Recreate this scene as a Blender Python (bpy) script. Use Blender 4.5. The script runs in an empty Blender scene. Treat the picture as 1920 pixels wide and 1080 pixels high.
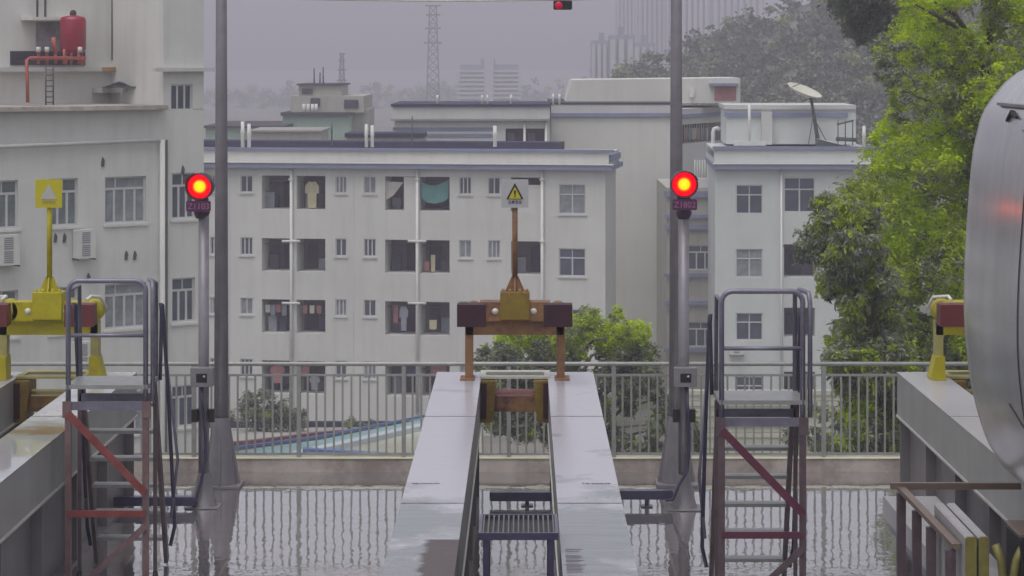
import bpy, math, random
from mathutils import Vector, Matrix
R = math.radians
rnd = random.Random(7)
scene = bpy.context.scene
COL = scene.collection

# ---------------------------------------------------------------- camera
F, VX, VY, CH = 4400.0, 982.0, 112.0, 4.57          # focal length and eye line in photo pixels, eye height in m
cam_d = bpy.data.cameras.new('camera'); cam = bpy.data.objects.new('camera', cam_d); COL.objects.link(cam)
cam.location = (0, 0, CH); cam.rotation_euler = (R(90), 0, 0)
cam_d.sensor_width = 36.0; cam_d.lens = F / 1920 * 36
cam_d.shift_x = (960 - VX) / 1920; cam_d.shift_y = -(540 - VY) / 1920
cam_d.clip_start = 0.3; cam_d.clip_end = 6000
scene.camera = cam
# ---------------------------------------------------------------- world, sun, exposure
SUN_EL, SUN_AZ = R(70), R(205)
w = bpy.data.worlds.new("World"); scene.world = w; w.use_nodes = True
nt = w.node_tree; bg = nt.nodes['Background']
sky = nt.nodes.new('ShaderNodeTexSky'); sky.sky_type = 'NISHITA'; sky.sun_disc = False
sky.sun_elevation = SUN_EL; sky.sun_rotation = SUN_AZ; sky.air_density = 1.0; sky.dust_density = 4.0; sky.ozone_density = 1.0
hs = nt.nodes.new('ShaderNodeHueSaturation'); hs.inputs['Saturation'].default_value = 0.22
tint = nt.nodes.new('ShaderNodeMix'); tint.data_type = 'RGBA'; tint.blend_type = 'MULTIPLY'; tint.inputs[0].default_value = 1
tint.inputs[7].default_value = (1.0, 0.985, 1.02, 1)
nt.links.new(sky.outputs[0], hs.inputs['Color']); nt.links.new(hs.outputs[0], tint.inputs[6])
tcw = nt.nodes.new('ShaderNodeTexCoord'); mpw = nt.nodes.new('ShaderNodeMapping'); mpw.inputs['Scale'].default_value = (2.2, 2.2, 7)
nw = nt.nodes.new('ShaderNodeTexNoise'); nw.inputs['Scale'].default_value = 1.5; nw.inputs['Detail'].default_value = 5
nt.links.new(tcw.outputs['Generated'], mpw.inputs[0]); nt.links.new(mpw.outputs[0], nw.inputs['Vector'])
mrw = nt.nodes.new('ShaderNodeMapRange'); mrw.inputs['From Min'].default_value = .3; mrw.inputs['From Max'].default_value = .7; mrw.inputs['To Min'].default_value = .78; mrw.inputs['To Max'].default_value = 1.26
nt.links.new(nw.outputs[0], mrw.inputs[0]); cl_ = nt.nodes.new('ShaderNodeVectorMath'); cl_.operation = 'SCALE'
nt.links.new(tint.outputs[2], cl_.inputs[0]); nt.links.new(mrw.outputs[0], cl_.inputs['Scale']); nt.links.new(cl_.outputs[0], bg.inputs[0])
bg.inputs[1].default_value = 0.10
sd = bpy.data.lights.new('sun', 'SUN'); sd.energy = 0.5; sd.angle = R(40); sd.color = (1, 0.97, 0.93)
so = bpy.data.objects.new('sun', sd); COL.objects.link(so)
sdir = Vector((math.sin(SUN_AZ) * math.cos(SUN_EL), math.cos(SUN_AZ) * math.cos(SUN_EL), math.sin(SUN_EL)))
so.rotation_euler = sdir.to_track_quat('Z', 'Y').to_euler()
scene.view_settings.view_transform = 'Standard'; scene.view_settings.look = 'None'
scene.view_settings.exposure = 0.66; scene.view_settings.gamma = 1
scene.cycles.max_bounces = 6; scene.cycles.volume_bounces = 0
scene.cycles.use_denoising = True
HAZE = 0.0016

# ---------------------------------------------------------------- helpers
def P(px, py, Y):
    return Vector(((px - VX) / F * Y, Y, CH - (py - VY) / F * Y))
def ZZ(py, Y): return CH - (py - VY) / F * Y
def XX(px, Y): return (px - VX) / F * Y

class MB:
    def __init__(s): s.v = []; s.f = []; s.m = []; s.mi = 0; s.sm = []; s.smooth = False
    def add(s, vs, fs):
        n = len(s.v); s.v += [tuple(v) for v in vs]
        for f in fs: s.f.append(tuple(i + n for i in f)); s.m.append(s.mi); s.sm.append(s.smooth)
        return s
    def quad(s, a, b, c, d): return s.add([a, b, c, d], [(0, 1, 2, 3)])
    def box(s, x0, x1, y0, y1, z0, z1):
        return s.add([(x0,y0,z0),(x1,y0,z0),(x1,y1,z0),(x0,y1,z0),(x0,y0,z1),(x1,y0,z1),(x1,y1,z1),(x0,y1,z1)],
                     [(0,3,2,1),(4,5,6,7),(0,1,5,4),(1,2,6,5),(2,3,7,6),(3,0,4,7)])
    def bbox(s, x0, x1, y0, y1, z0, z1, b=0.01):
        # box with chamfered vertical/horizontal edges along its long side
        pts = [(x0+b,z0),(x1-b,z0),(x1,z0+b),(x1,z1-b),(x1-b,z1),(x0+b,z1),(x0,z1-b),(x0,z0+b)]
        return s.prism(pts, y0, y1)
    def prism(s, pts, y0, y1):               # polygon in XZ extruded along Y
        n = len(pts)
        vs = [(x, y0, z) for x, z in pts] + [(x, y1, z) for x, z in pts]
        fs = [tuple(range(n)), tuple(range(2*n-1, n-1, -1))] + [(i, i+n, (i+1) % n + n, (i+1) % n) for i in range(n)]
        return s.add(vs, fs)
    def prismx(s, pts, x0, x1):              # polygon in YZ extruded along X
        n = len(pts)
        vs = [(x0, y, z) for y, z in pts] + [(x1, y, z) for y, z in pts]
        fs = [tuple(range(n)), tuple(range(2*n-1, n-1, -1))] + [(i, i+n, (i+1) % n + n, (i+1) % n) for i in range(n)]
        return s.add(vs, fs)
    def prismz(s, pts, z0, z1):
        n = len(pts)
        vs = [(x, y, z0) for x, y in pts] + [(x, y, z1) for x, y in pts]
        fs = [tuple(range(n)), tuple(range(2*n-1, n-1, -1))] + [(i, i+n, (i+1) % n + n, (i+1) % n) for i in range(n)]
        return s.add(vs, fs)
    def tube(s, pts, r, n=10, r1=None, caps=True):
        pts = [Vector(p) for p in pts]; k = len(pts); rings = []
        old = s.smooth; s.smooth = True
        up = None; vs = []; fs = []
        for i, p in enumerate(pts):
            d = (pts[min(i+1, k-1)] - pts[max(i-1, 0)]).normalized()
            if up is None: up = Vector((0, 0, 1)) if abs(d.z) < 0.9 else Vector((1, 0, 0))
            a = d.cross(up).normalized(); b = a.cross(d).normalized(); up = b
            rr = r if r1 is None else r + (r1 - r) * i / (k - 1)
            for j in range(n):
                t = 2 * math.pi * j / n
                vs.append(p + a * math.cos(t) * rr + b * math.sin(t) * rr)
        for i in range(k-1):
            for j in range(n):
                fs.append((i*n+j, i*n+(j+1) % n, (i+1)*n+(j+1) % n, (i+1)*n+j))
        s.add(vs, fs)
        if caps:
            s.smooth = False
            m = len(s.v) - k*n
            s.f += [tuple(m + j for j in range(n-1, -1, -1)), tuple(m + (k-1)*n + j for j in range(n))]; s.m += [s.mi]*2; s.sm += [False]*2
        s.smooth = old
        return s
    def bar(s, p, q, wx, wy):                # rectangular bar
        p = Vector(p); q = Vector(q); d = (q-p).normalized()
        up = Vector((0, 1, 0)) if abs(d.y) < 0.9 else Vector((0, 0, 1))
        a = d.cross(up).normalized() * wx / 2; b = up if abs(d.dot(up)) < 1e-6 else a.cross(d).normalized()
        b = b.normalized() * wy / 2
        vs = [p-a-b, p+a-b, p+a+b, p-a+b, q-a-b, q+a-b, q+a+b, q-a+b]
        return s.add(vs, [(0,3,2,1),(4,5,6,7),(0,1,5,4),(1,2,6,5),(2,3,7,6),(3,0,4,7)])
    def lathe(s, prof, c=(0,0,0), n=20, axis='z'):
        vs = []; fs = []; k = len(prof); old = s.smooth; s.smooth = True
        for r, h in prof:
            for j in range(n):
                t = 2*math.pi*j/n; a, b = r*math.cos(t), r*math.sin(t)
                if axis == 'z': vs.append((c[0]+a, c[1]+b, c[2]+h))
                elif axis == 'y': vs.append((c[0]+a, c[1]+h, c[2]+b))
                else: vs.append((c[0]+h, c[1]+a, c[2]+b))
        for i in range(k-1):
            for j in range(n): fs.append((i*n+j, i*n+(j+1) % n, (i+1)*n+(j+1) % n, (i+1)*n+j))
        s.add(vs, fs); s.smooth = old
        return s
    def build(s, name, mats, parent=None, loc=None, bevel=0):
        me = bpy.data.meshes.new(name); me.from_pydata(s.v, [], s.f)
        if not isinstance(mats, (list, tuple)): mats = [mats]
        for m in mats: me.materials.append(m)
        me.polygons.foreach_set('material_index', s.m); me.polygons.foreach_set('use_smooth', s.sm); me.update()
        o = bpy.data.objects.new(name, me); COL.objects.link(o)
        if parent is not None: o.parent = parent
        if loc is not None: o.location = loc
        if bevel:
            b = o.modifiers.new('bevel', 'BEVEL'); b.width = bevel; b.segments = 2; b.limit_method = 'ANGLE'; b.angle_limit = R(50)
        return o

def tag(o, label=None, cat=None, group=None, kind=None):
    if label: o['label'] = label
    if cat: o['category'] = cat
    if group: o['group'] = group
    if kind: o['kind'] = kind
    return o
def empty(name, loc, label=None, cat=None, group=None, rz=0):
    o = bpy.data.objects.new(name, None); COL.objects.link(o); o.location = loc; o.rotation_euler.z = rz
    return tag(o, label, cat, group)
def copy_tree(o, parent=None):
    c = o.copy(); COL.objects.link(c)
    if parent is not None: c.parent = parent
    for ch in list(o.children): copy_tree(ch, c)
    return c

# ---------------------------------------------------------------- materials
def mat(name, col, rough=0.6, metal=0.0, var=0.12, scale=3.0, streak=0.0, dirt_or_reflection=None, bump=0.0, coat=0.0, spec=0.5, dirt_amt=0.3, bscale=None, tr=0):
    m = bpy.data.materials.new(name); m.use_nodes = True; t = m.node_tree; b = t.nodes['Principled BSDF']
    b.inputs['Metallic'].default_value = metal; b.inputs['Roughness'].default_value = rough
    b.inputs['Specular IOR Level'].default_value = spec
    if coat: b.inputs['Coat Weight'].default_value = coat; b.inputs['Coat Roughness'].default_value = 0.08
    tc = t.nodes.new('ShaderNodeTexCoord')
    n = t.nodes.new('ShaderNodeTexNoise'); n.inputs['Scale'].default_value = scale; n.inputs['Detail'].default_value = 6; n.inputs['Roughness'].default_value = .65
    t.links.new(tc.outputs['Object'], n.inputs['Vector'])
    r = t.nodes.new('ShaderNodeValToRGB')
    c = Vector(col[:3]); lo = c * (1 - var * 1.6); hi = c * (1 + var * .8)
    r.color_ramp.elements[0].position = .3; r.color_ramp.elements[0].color = (*lo, 1)
    r.color_ramp.elements[1].position = .7; r.color_ramp.elements[1].color = (*hi, 1)
    t.links.new(n.outputs[0], r.inputs[0]); out = r.outputs[0]
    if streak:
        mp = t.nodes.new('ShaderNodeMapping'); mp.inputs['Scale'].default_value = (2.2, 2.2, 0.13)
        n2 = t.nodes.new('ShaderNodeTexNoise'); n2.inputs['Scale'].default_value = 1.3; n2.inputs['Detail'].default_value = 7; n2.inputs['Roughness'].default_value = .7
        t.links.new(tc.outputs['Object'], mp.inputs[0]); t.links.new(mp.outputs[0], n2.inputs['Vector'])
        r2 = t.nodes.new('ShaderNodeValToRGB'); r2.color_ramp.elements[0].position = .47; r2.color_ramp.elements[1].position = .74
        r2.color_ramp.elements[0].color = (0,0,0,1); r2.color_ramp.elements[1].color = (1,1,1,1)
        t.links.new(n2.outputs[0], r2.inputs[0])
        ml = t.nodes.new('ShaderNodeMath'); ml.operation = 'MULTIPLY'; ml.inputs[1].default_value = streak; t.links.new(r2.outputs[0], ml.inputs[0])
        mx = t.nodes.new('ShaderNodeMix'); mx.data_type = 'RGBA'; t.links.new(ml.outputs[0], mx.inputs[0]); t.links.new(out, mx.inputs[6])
        d = dirt_or_reflection or tuple(c * .45); mx.inputs[7].default_value = (*d[:3], 1); out = mx.outputs[2]
    elif dirt_or_reflection:
        n2 = t.nodes.new('ShaderNodeTexNoise'); n2.inputs['Scale'].default_value = scale * .35; n2.inputs['Detail'].default_value = 8; n2.inputs['Roughness'].default_value = .75
        t.links.new(tc.outputs['Object'], n2.inputs['Vector'])
        r2 = t.nodes.new('ShaderNodeValToRGB'); r2.color_ramp.elements[0].position = .60 - dirt_amt * .5; r2.color_ramp.elements[1].position = .70 - dirt_amt * .3
        r2.color_ramp.elements[0].color = (0,0,0,1); r2.color_ramp.elements[1].color = (1,1,1,1)
        t.links.new(n2.outputs[0], r2.inputs[0])
        mx = t.nodes.new('ShaderNodeMix'); mx.data_type = 'RGBA'; t.links.new(r2.outputs[0], mx.inputs[0]); t.links.new(out, mx.inputs[6])
        mx.inputs[7].default_value = (*dirt_or_reflection[:3], 1); out = mx.outputs[2]
    t.links.new(out, b.inputs['Base Color'])
    if bump:
        bn = t.nodes.new('ShaderNodeBump'); bn.inputs['Strength'].default_value = bump; bn.inputs['Distance'].default_value = .02
        nb = t.nodes.new('ShaderNodeTexNoise'); nb.inputs['Scale'].default_value = bscale or scale * 4; nb.inputs['Detail'].default_value = 5
        t.links.new(tc.outputs['Object'], nb.inputs['Vector']); t.links.new(nb.outputs[0], bn.inputs['Height']); t.links.new(bn.outputs[0], b.inputs['Normal'])
    return m

def emit(name, col, s):
    m = bpy.data.materials.new(name); m.use_nodes = True; b = m.node_tree.nodes['Principled BSDF']
    b.inputs['Base Color'].default_value = (*col, 1); b.inputs['Emission Color'].default_value = (*col, 1); b.inputs['Emission Strength'].default_value = s
    return m

M = {}
M['wall'] = mat('painted_render', (.60,.60,.565), .85, var=.07, scale=.22, streak=.30, dirt_or_reflection=(.36,.36,.33), bump=.15, bscale=6)
M['wall_grey'] = mat('grey_render', (.54,.54,.52), .85, var=.07, scale=.3, streak=.30, dirt_or_reflection=(.30,.30,.27), bump=.15, bscale=6)
M['wall_old'] = mat('weathered_render', (.62,.62,.59), .85, var=.08, scale=.35, streak=.32, dirt_or_reflection=(.40,.39,.34), bump=.2, bscale=6)
M['wall_side'] = mat('side_render', (.62,.62,.57), .85, var=.06, scale=.3, streak=.25, dirt_or_reflection=(.40,.40,.34), bump=.15, bscale=6)
M['wall_cyan'] = mat('pale_green_render', (.57,.595,.575), .85, var=.05, scale=.5, streak=.25, dirt_or_reflection=(.40,.44,.40), bump=.15, bscale=6)
M['wall_green'] = mat('green_render', (.34,.47,.38), .85, var=.10, scale=.4, streak=.4, dirt_or_reflection=(.26,.30,.24))
M['wall_tan'] = mat('stained_concrete', (.42,.41,.36), .85, var=.12, scale=.5, streak=.5, dirt_or_reflection=(.22,.21,.17))
M['band'] = mat('blue_band_paint', (.22,.24,.36), .7, var=.10, scale=1, streak=.2)
M['band_dark'] = mat('dark_roof_felt', (.03,.028,.07), .85, var=.2, scale=1)
M['pipe'] = mat('white_plastic_pipe', (.68,.68,.64), .5, var=.06)
M['frame'] = mat('aluminium_frame', (.55,.55,.56), .45, var=.05, metal=.2)
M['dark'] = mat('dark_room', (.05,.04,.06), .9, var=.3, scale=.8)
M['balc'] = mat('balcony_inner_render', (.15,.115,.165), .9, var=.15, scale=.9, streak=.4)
M['glass'] = mat('window_glass', (.10,.11,.15), .12, var=.35, scale=.45, spec=.8)
M['glass_pale'] = mat('curtained_glass', (.27,.29,.31), .2, var=.25, scale=2.5, streak=.5, dirt_or_reflection=(.13,.14,.16), spec=.6)
M['glass_green'] = mat('green_tinted_glass', (.17,.21,.21), .15, var=.3, scale=1.5, streak=.4, spec=.7)
M['ac'] = mat('ac_casing', (.60,.60,.57), .5, var=.06)
M['grille'] = mat('ac_grille', (.28,.28,.30), .6, var=.2, scale=20)
M['steel'] = mat('mast_paint', (.235,.225,.245), .42, metal=.25, var=.12, scale=5, streak=.25)
M['rail'] = mat('galvanised_fence', (.33,.335,.315), .45, metal=.3, var=.10, scale=8)
M['kerb'] = mat('kerb_concrete', (.50,.455,.41), .55, var=.15, scale=2, dirt_or_reflection=(.25,.21,.19), bump=.3)
M['kerb_top'] = mat('kerb_edge_paint', (.78,.78,.55), .6, var=.08)
M['purple'] = mat('dark_enamel', (.048,.042,.09), .35, var=.2, scale=8, coat=.3)
M['tubes'] = mat('ladder_tube', (.19,.18,.235), .38, metal=.3, var=.15, scale=9)
M['tread'] = mat('ladder_tread', (.34,.35,.34), .4, metal=.5, var=.1, scale=12)
M['redpaint'] = mat('ladder_red_paint', (.23,.055,.05), .45, var=.25, scale=7, dirt_or_reflection=(.13,.07,.07), dirt_amt=.1)
M['pinkpaint'] = mat('ladder_pink_paint', (.17,.11,.115), .45, var=.25, scale=6, dirt_or_reflection=(.13,.05,.05), dirt_amt=.15)
M['darkred'] = mat('ladder_dark_red', (.12,.03,.055), .45, var=.2, scale=7)
M['brownpaint'] = mat('ladder_brown_paint', (.125,.09,.10), .45, var=.25, scale=6, metal=.2)
M['yellow'] = mat('buffer_yellow', (.40,.35,.004), .5, var=.15, scale=5, dirt_or_reflection=(.26,.19,.03), dirt_amt=0.16, bump=.15)
M['yellow_pale'] = mat('faded_yellow', (.36,.33,.12), .55, var=.15, scale=5)
M['ochre'] = mat('rusty_ochre', (.22,.15,.012), .5, var=.2, scale=6, dirt_or_reflection=(.13,.06,.03), dirt_amt=.25)
M['rust'] = mat('rust_brown', (.27,.14,.06), .6, var=.25, scale=6, dirt_or_reflection=(.09,.035,.035), dirt_amt=.2)
M['maroon'] = mat('maroon_pad', (.035,.006,.014), .6, var=.15, scale=4)
M['maroon_red'] = mat('red_pad', (.12,.02,.022), .5, var=.15, scale=4)
M['white_metal'] = mat('white_painted_steel', (.60,.60,.52), .4, var=.1)
M['sign_white'] = mat('sign_white', (.40,.40,.40), .5, var=.06, scale=6)
M['sign_yellow'] = mat('sign_yellow', (.45,.40,.01), .5, var=.05)
M['black'] = mat('black_plastic', (.012,.012,.014), .45, var=.2)
M['sig_house'] = mat('signal_housing', (.05,.02,.05), .45, var=.2)
M['plate'] = mat('signal_number_plate', (.07,.02,.07), .5, var=.1)
M['plate_text'] = mat('plate_lettering', (.30,.14,.26), .5, var=.05)
def lens_mat():
    m = bpy.data.materials.new('lit_red_lens'); m.use_nodes = True; t = m.node_tree; b = t.nodes['Principled BSDF']
    tc = t.nodes.new('ShaderNodeTexCoord'); ln = t.nodes.new('ShaderNodeVectorMath'); ln.operation = 'LENGTH'
    mp = t.nodes.new('ShaderNodeMapping'); mp.inputs['Scale'].default_value = (1,0,1)
    t.links.new(tc.outputs['Object'], mp.inputs[0]); t.links.new(mp.outputs[0], ln.inputs[0])
    mr = t.nodes.new('ShaderNodeMapRange'); mr.inputs['From Max'].default_value = .13; t.links.new(ln.outputs['Value'], mr.inputs[0])
    r = t.nodes.new('ShaderNodeValToRGB'); e = r.color_ramp.elements
    e[0].position = 0; e[0].color = (1,.62,.0,1); e[1].position = 1; e[1].color = (.16,.0,.01,1)
    for p_, c_ in ((.40,(1,.42,.0,1)),(.50,(1,.05,.0,1)),(.62,(.75,.0,.0,1)),(.86,(.62,.0,.012,1))):
        q = e.new(p_); q.color = c_
    t.links.new(mr.outputs[0], r.inputs[0]); t.links.new(r.outputs[0], b.inputs['Emission Color'])
    b.inputs['Emission Strength'].default_value = 1.15; b.inputs['Base Color'].default_value = (.2,0,0,1); b.inputs['Roughness'].default_value = .2
    return m
M['red_lens'] = lens_mat()
M['plum'] = mat('signal_hood', (.035,.01,.03), .5)
M['tank'] = mat('red_tank_paint', (.32,.012,.04), .4, var=.15, scale=1.2, coat=.2)
M['red_pipe'] = mat('red_pipe_paint', (.42,.10,.08), .5, var=.15)
M['dark_pipe'] = mat('dark_iron_pipe', (.07,.085,.08), .5, var=.15)
M['stain'] = mat('rust_stain', (.36,.22,.10), .8, var=.35, scale=3)
M['felt'] = mat('roof_debris', (.04,.035,.05), .8)
M['dish'] = mat('dish_white', (.58,.58,.48), .45, var=.08, scale=2)
M['teal'] = mat('teal_cloth', (.10,.26,.25), .85, var=.15, scale=2)
M['cream'] = mat('cream_cloth', (.50,.46,.30), .9, var=.1, scale=4)
M['white_cloth'] = mat('white_cloth', (.60,.58,.52), .9, var=.08)
M['pink_cloth'] = mat('pink_cloth', (.38,.17,.17), .9, var=.15)
M['navy_cloth'] = mat('navy_cloth', (.06,.06,.12), .9, var=.2)
M['grey_cloth'] = mat('grey_cloth', (.27,.28,.33), .9, var=.15)
M['ground'] = mat('yard_ground', (.20,.19,.17), .9, var=.2, scale=.15, dirt_or_reflection=(.10,.12,.06), dirt_amt=.3)
M['corr'] = mat('pale_sheet_roof', (.52,.53,.42), .5, var=.08, scale=.8, metal=.1)
M['turq'] = mat('turquoise_sheet_roof', (.24,.40,.40), .5, var=.12, scale=.6)
M['bluetrim'] = mat('blue_trim', (.09,.17,.38), .5, var=.15)
M['bluelight'] = mat('pale_blue_flashing', (.50,.56,.60), .45, var=.08)
M['slab'] = mat('grey_roof_slab', (.34,.33,.30), .8, var=.15, scale=.6)
M['maroon_edge'] = mat('maroon_roof_edge', (.20,.08,.11), .7, var=.2)
M['bark'] = mat('bark', (.12,.10,.085), .9, var=.25, scale=6, bump=.4)
M['far'] = mat('far_tower_render', (.46,.46,.46), .8, var=.03, scale=.05)
M['far_dark'] = mat('far_tower_recess', (.22,.23,.26), .8, var=.05, scale=.05)
M['olive'] = mat('olive_paint', (.20,.18,.045), .5, var=.15, scale=8, dirt_or_reflection=(.13,.11,.05), dirt_amt=.1)
M['bar_brown'] = mat('brown_handrail', (.20,.15,.12), .4, metal=.3, var=.12, scale=6)
M['plank'] = mat('pale_deck_plate', (.34,.33,.33), .4, var=.12, scale=3, coat=.3)
M['grating'] = mat('grating_steel', (.13,.13,.125), .4, metal=.4, var=.15, scale=10)

def leafmat(name, c, tr=.25):
    m = mat(name, c, .5, var=.30, scale=2.2, spec=.35)
    t = m.node_tree; b = t.nodes['Principled BSDF']; out = [n for n in t.nodes if n.type == 'OUTPUT_MATERIAL'][0]
    tl = t.nodes.new('ShaderNodeBsdfTranslucent'); tl.inputs[0].default_value = (c[0]*1.3, c[1]*1.4, c[2], 1)
    mx = t.nodes.new('ShaderNodeMixShader'); mx.inputs[0].default_value = tr
    t.links.new(b.outputs[0], mx.inputs[1]); t.links.new(tl.outputs[0], mx.inputs[2]); t.links.new(mx.outputs[0], out.inputs[0])
    return m
M['leaf_fresh'] = leafmat('fresh_leaf', (.50,.62,.006), .45)
M['leaf_mid'] = leafmat('green_leaf', (.33,.41,.05), .4)
M['leaf_dull'] = leafmat('dull_leaf', (.25,.27,.19), .3)
M['leaf_dark'] = leafmat('dark_leaf', (.14,.16,.13), .2)
M['leaf_far'] = leafmat('hillside_leaf', (.10,.12,.08), .2)

# wet surfaces ---------------------------------------------------
def wet(name, dry, wetc, spec_ior=1.5, ripple=.25, rscale=(2.5, 5, 1), r_lo=.02, r_hi=.3, patch=.5, pscale=.35, metal=0.0, brown=None, ygrad=None, tiles=0):
    m = bpy.data.materials.new(name); m.use_nodes = True; t = m.node_tree; b = t.nodes['Principled BSDF']
    tc = t.nodes.new('ShaderNodeTexCoord')
    n = t.nodes.new('ShaderNodeTexNoise'); n.inputs['Scale'].default_value = pscale; n.inputs['Detail'].default_value = 7; n.inputs['Roughness'].default_value = .6
    t.links.new(tc.outputs['Object'], n.inputs['Vector'])
    r = t.nodes.new('ShaderNodeValToRGB'); r.color_ramp.elements[0].position = patch - .06; r.color_ramp.elements[1].position = patch + .08
    src = n.outputs[0]
    if ygrad:
        sp_ = t.nodes.new('ShaderNodeSeparateXYZ'); t.links.new(tc.outputs['Object'], sp_.inputs[0])
        g1 = t.nodes.new('ShaderNodeMapRange'); g1.inputs['From Min'].default_value = ygrad[0]; g1.inputs['From Max'].default_value = ygrad[1]; g1.inputs['To Min'].default_value = -.12; g1.inputs['To Max'].default_value = .22
        t.links.new(sp_.outputs[1], g1.inputs[0]); ad = t.nodes.new('ShaderNodeMath'); t.links.new(g1.outputs[0], ad.inputs[0]); t.links.new(src, ad.inputs[1]); src = ad.outputs[0]
    if tiles:
        br = t.nodes.new('ShaderNodeTexBrick'); br.offset = 0; br.inputs['Scale'].default_value = 1; br.inputs['Brick Width'].default_value = tiles; br.inputs['Row Height'].default_value = tiles; br.inputs['Mortar Size'].default_value = .012; br.inputs['Mortar Smooth'].default_value = .3
        t.links.new(tc.outputs['Object'], br.inputs['Vector'])
        ml_ = t.nodes.new('ShaderNodeMath'); ml_.operation = 'MULTIPLY_ADD'; ml_.inputs[1].default_value = .16; t.links.new(br.outputs['Fac'], ml_.inputs[0]); t.links.new(src, ml_.inputs[2]); src = ml_.outputs[0]
    t.links.new(src, r.inputs[0])      # 0 = puddle, 1 = damp
    mx = t.nodes.new('ShaderNodeMix'); mx.data_type = 'RGBA'; mx.inputs[6].default_value = (*wetc, 1); mx.inputs[7].default_value = (*dry, 1)
    t.links.new(r.outputs[0], mx.inputs[0]); col = mx.outputs[2]
    if brown:
        n4 = t.nodes.new('ShaderNodeTexNoise'); n4.inputs['Scale'].default_value = .9; n4.inputs['Detail'].default_value = 6
        t.links.new(tc.outputs['Object'], n4.inputs['Vector'])
        r4 = t.nodes.new('ShaderNodeValToRGB'); r4.color_ramp.elements[0].position = .60; r4.color_ramp.elements[1].position = .68; t.links.new(n4.outputs[0], r4.inputs[0])
        m4 = t.nodes.new('ShaderNodeMix'); m4.data_type = 'RGBA'; m4.inputs[7].default_value = (*brown, 1)
        t.links.new(r4.outputs[0], m4.inputs[0]); t.links.new(col, m4.inputs[6]); col = m4.outputs[2]
    t.links.new(col, b.inputs['Base Color'])
    mr = t.nodes.new('ShaderNodeMapRange'); mr.inputs['To Min'].default_value = r_lo; mr.inputs['To Max'].default_value = r_hi
    t.links.new(r.outputs[0], mr.inputs[0]); t.links.new(mr.outputs[0], b.inputs['Roughness'])
    b.inputs['IOR'].default_value = spec_ior; b.inputs['Metallic'].default_value = metal
    mp = t.nodes.new('ShaderNodeMapping'); mp.inputs['Scale'].default_value = rscale
    n2 = t.nodes.new('ShaderNodeTexNoise'); n2.inputs['Scale'].default_value = 1; n2.inputs['Detail'].default_value = 3; n2.inputs['Roughness'].default_value = .5
    t.links.new(tc.outputs['Object'], mp.inputs[0]); t.links.new(mp.outputs[0], n2.inputs['Vector'])
    bp = t.nodes.new('ShaderNodeBump'); bp.inputs['Strength'].default_value = ripple; bp.inputs['Distance'].default_value = .004
    t.links.new(n2.outputs[0], bp.inputs['Height']); t.links.new(bp.outputs[0], b.inputs['Normal'])
    return m
M['deck'] = wet('wet_deck', (.21,.165,.15), (.15,.14,.14), 2.6, .75, (4.5, 3.2, 1), .010, .22, patch=.60, pscale=.45, tiles=.45)
M['beam_top'] = wet('wet_beam_top', (.50,.50,.52), (.34,.36,.37), 1.6, .3, (2, 1.2, 1), .04, .28, patch=.50, pscale=.8, brown=(.24,.17,.13))
b_ = M['deck'].node_tree.nodes['Principled BSDF']; b_.inputs['Coat Weight'].default_value = 1; b_.inputs['Coat IOR'].default_value = 1.7; b_.inputs['Coat Roughness'].default_value = .012
M['deck'].node_tree.links.new(b_.inputs['Normal'].links[0].from_socket, b_.inputs['Coat Normal'])
M['beam_top_worn'] = M['beam_top']
M['beam_top'] = wet('wet_beam_top_clean', (.43,.42,.46), (.17,.185,.19), 1.9, .8, (1.4, 6, 1), .03, .24, patch=.50, pscale=1.1, ygrad=(15.5,20))
def blotch(m, nm, xr, yr, nscale, thr, col, rough, soft=.05):
    m = m.copy(); m.name = nm; t = m.node_tree; b = t.nodes['Principled BSDF']
    tc = t.nodes.new('ShaderNodeTexCoord'); sp_ = t.nodes.new('ShaderNodeSeparateXYZ'); t.links.new(tc.outputs['Object'], sp_.inputs[0])
    mp = t.nodes.new('ShaderNodeMapping'); mp.inputs['Scale'].default_value = nscale
    n = t.nodes.new('ShaderNodeTexNoise'); n.inputs['Scale'].default_value = 1; n.inputs['Detail'].default_value = 6; n.inputs['Roughness'].default_value = .6
    t.links.new(tc.outputs['Object'], mp.inputs[0]); t.links.new(mp.outputs[0], n.inputs['Vector'])
    def ramp(sock, a, c):
        q = t.nodes.new('ShaderNodeMapRange'); q.inputs['From Min'].default_value = a; q.inputs['From Max'].default_value = c; t.links.new(sock, q.inputs[0]); return q.outputs[0]
    def mul(a, c):
        q = t.nodes.new('ShaderNodeMath'); q.operation = 'MULTIPLY'; t.links.new(a, q.inputs[0]); t.links.new(c, q.inputs[1]); return q.outputs[0]
    f = mul(mul(ramp(sp_.outputs[0], xr[0], xr[1]), ramp(sp_.outputs[0], xr[3], xr[2])), mul(ramp(sp_.outputs[1], yr[0], yr[1]), ramp(sp_.outputs[1], yr[3], yr[2])))
    ad = t.nodes.new('ShaderNodeMath'); ad.operation = 'ADD'; t.links.new(f, ad.inputs[0]); t.links.new(n.outputs[0], ad.inputs[1])
    k = mul(ramp(ad.outputs[0], thr, thr+soft), ramp(f, 0, .12))
    for inp, v in (('Base Color', col), ('Roughness', rough)):
        old = b.inputs[inp].links[0].from_socket; mx = t.nodes.new('ShaderNodeMix'); t.links.new(k, mx.inputs[0])
        if inp == 'Base Color': mx.data_type = 'RGBA'; t.links.new(old, mx.inputs[6]); mx.inputs[7].default_value = (*v, 1); t.links.new(mx.outputs[2], b.inputs[inp])
        else: t.links.new(old, mx.inputs[2]); mx.inputs[3].default_value = v; t.links.new(mx.outputs[0], b.inputs[inp])
    return m
M['beam_top_a'] = blotch(M['beam_top'], 'beam_top_left_worn', (-.80,-.62,-.40,-.30), (8,9,15.93,15.99), (2.5,9,1), 1.12, (.06,.038,.036), .5, .28)
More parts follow.
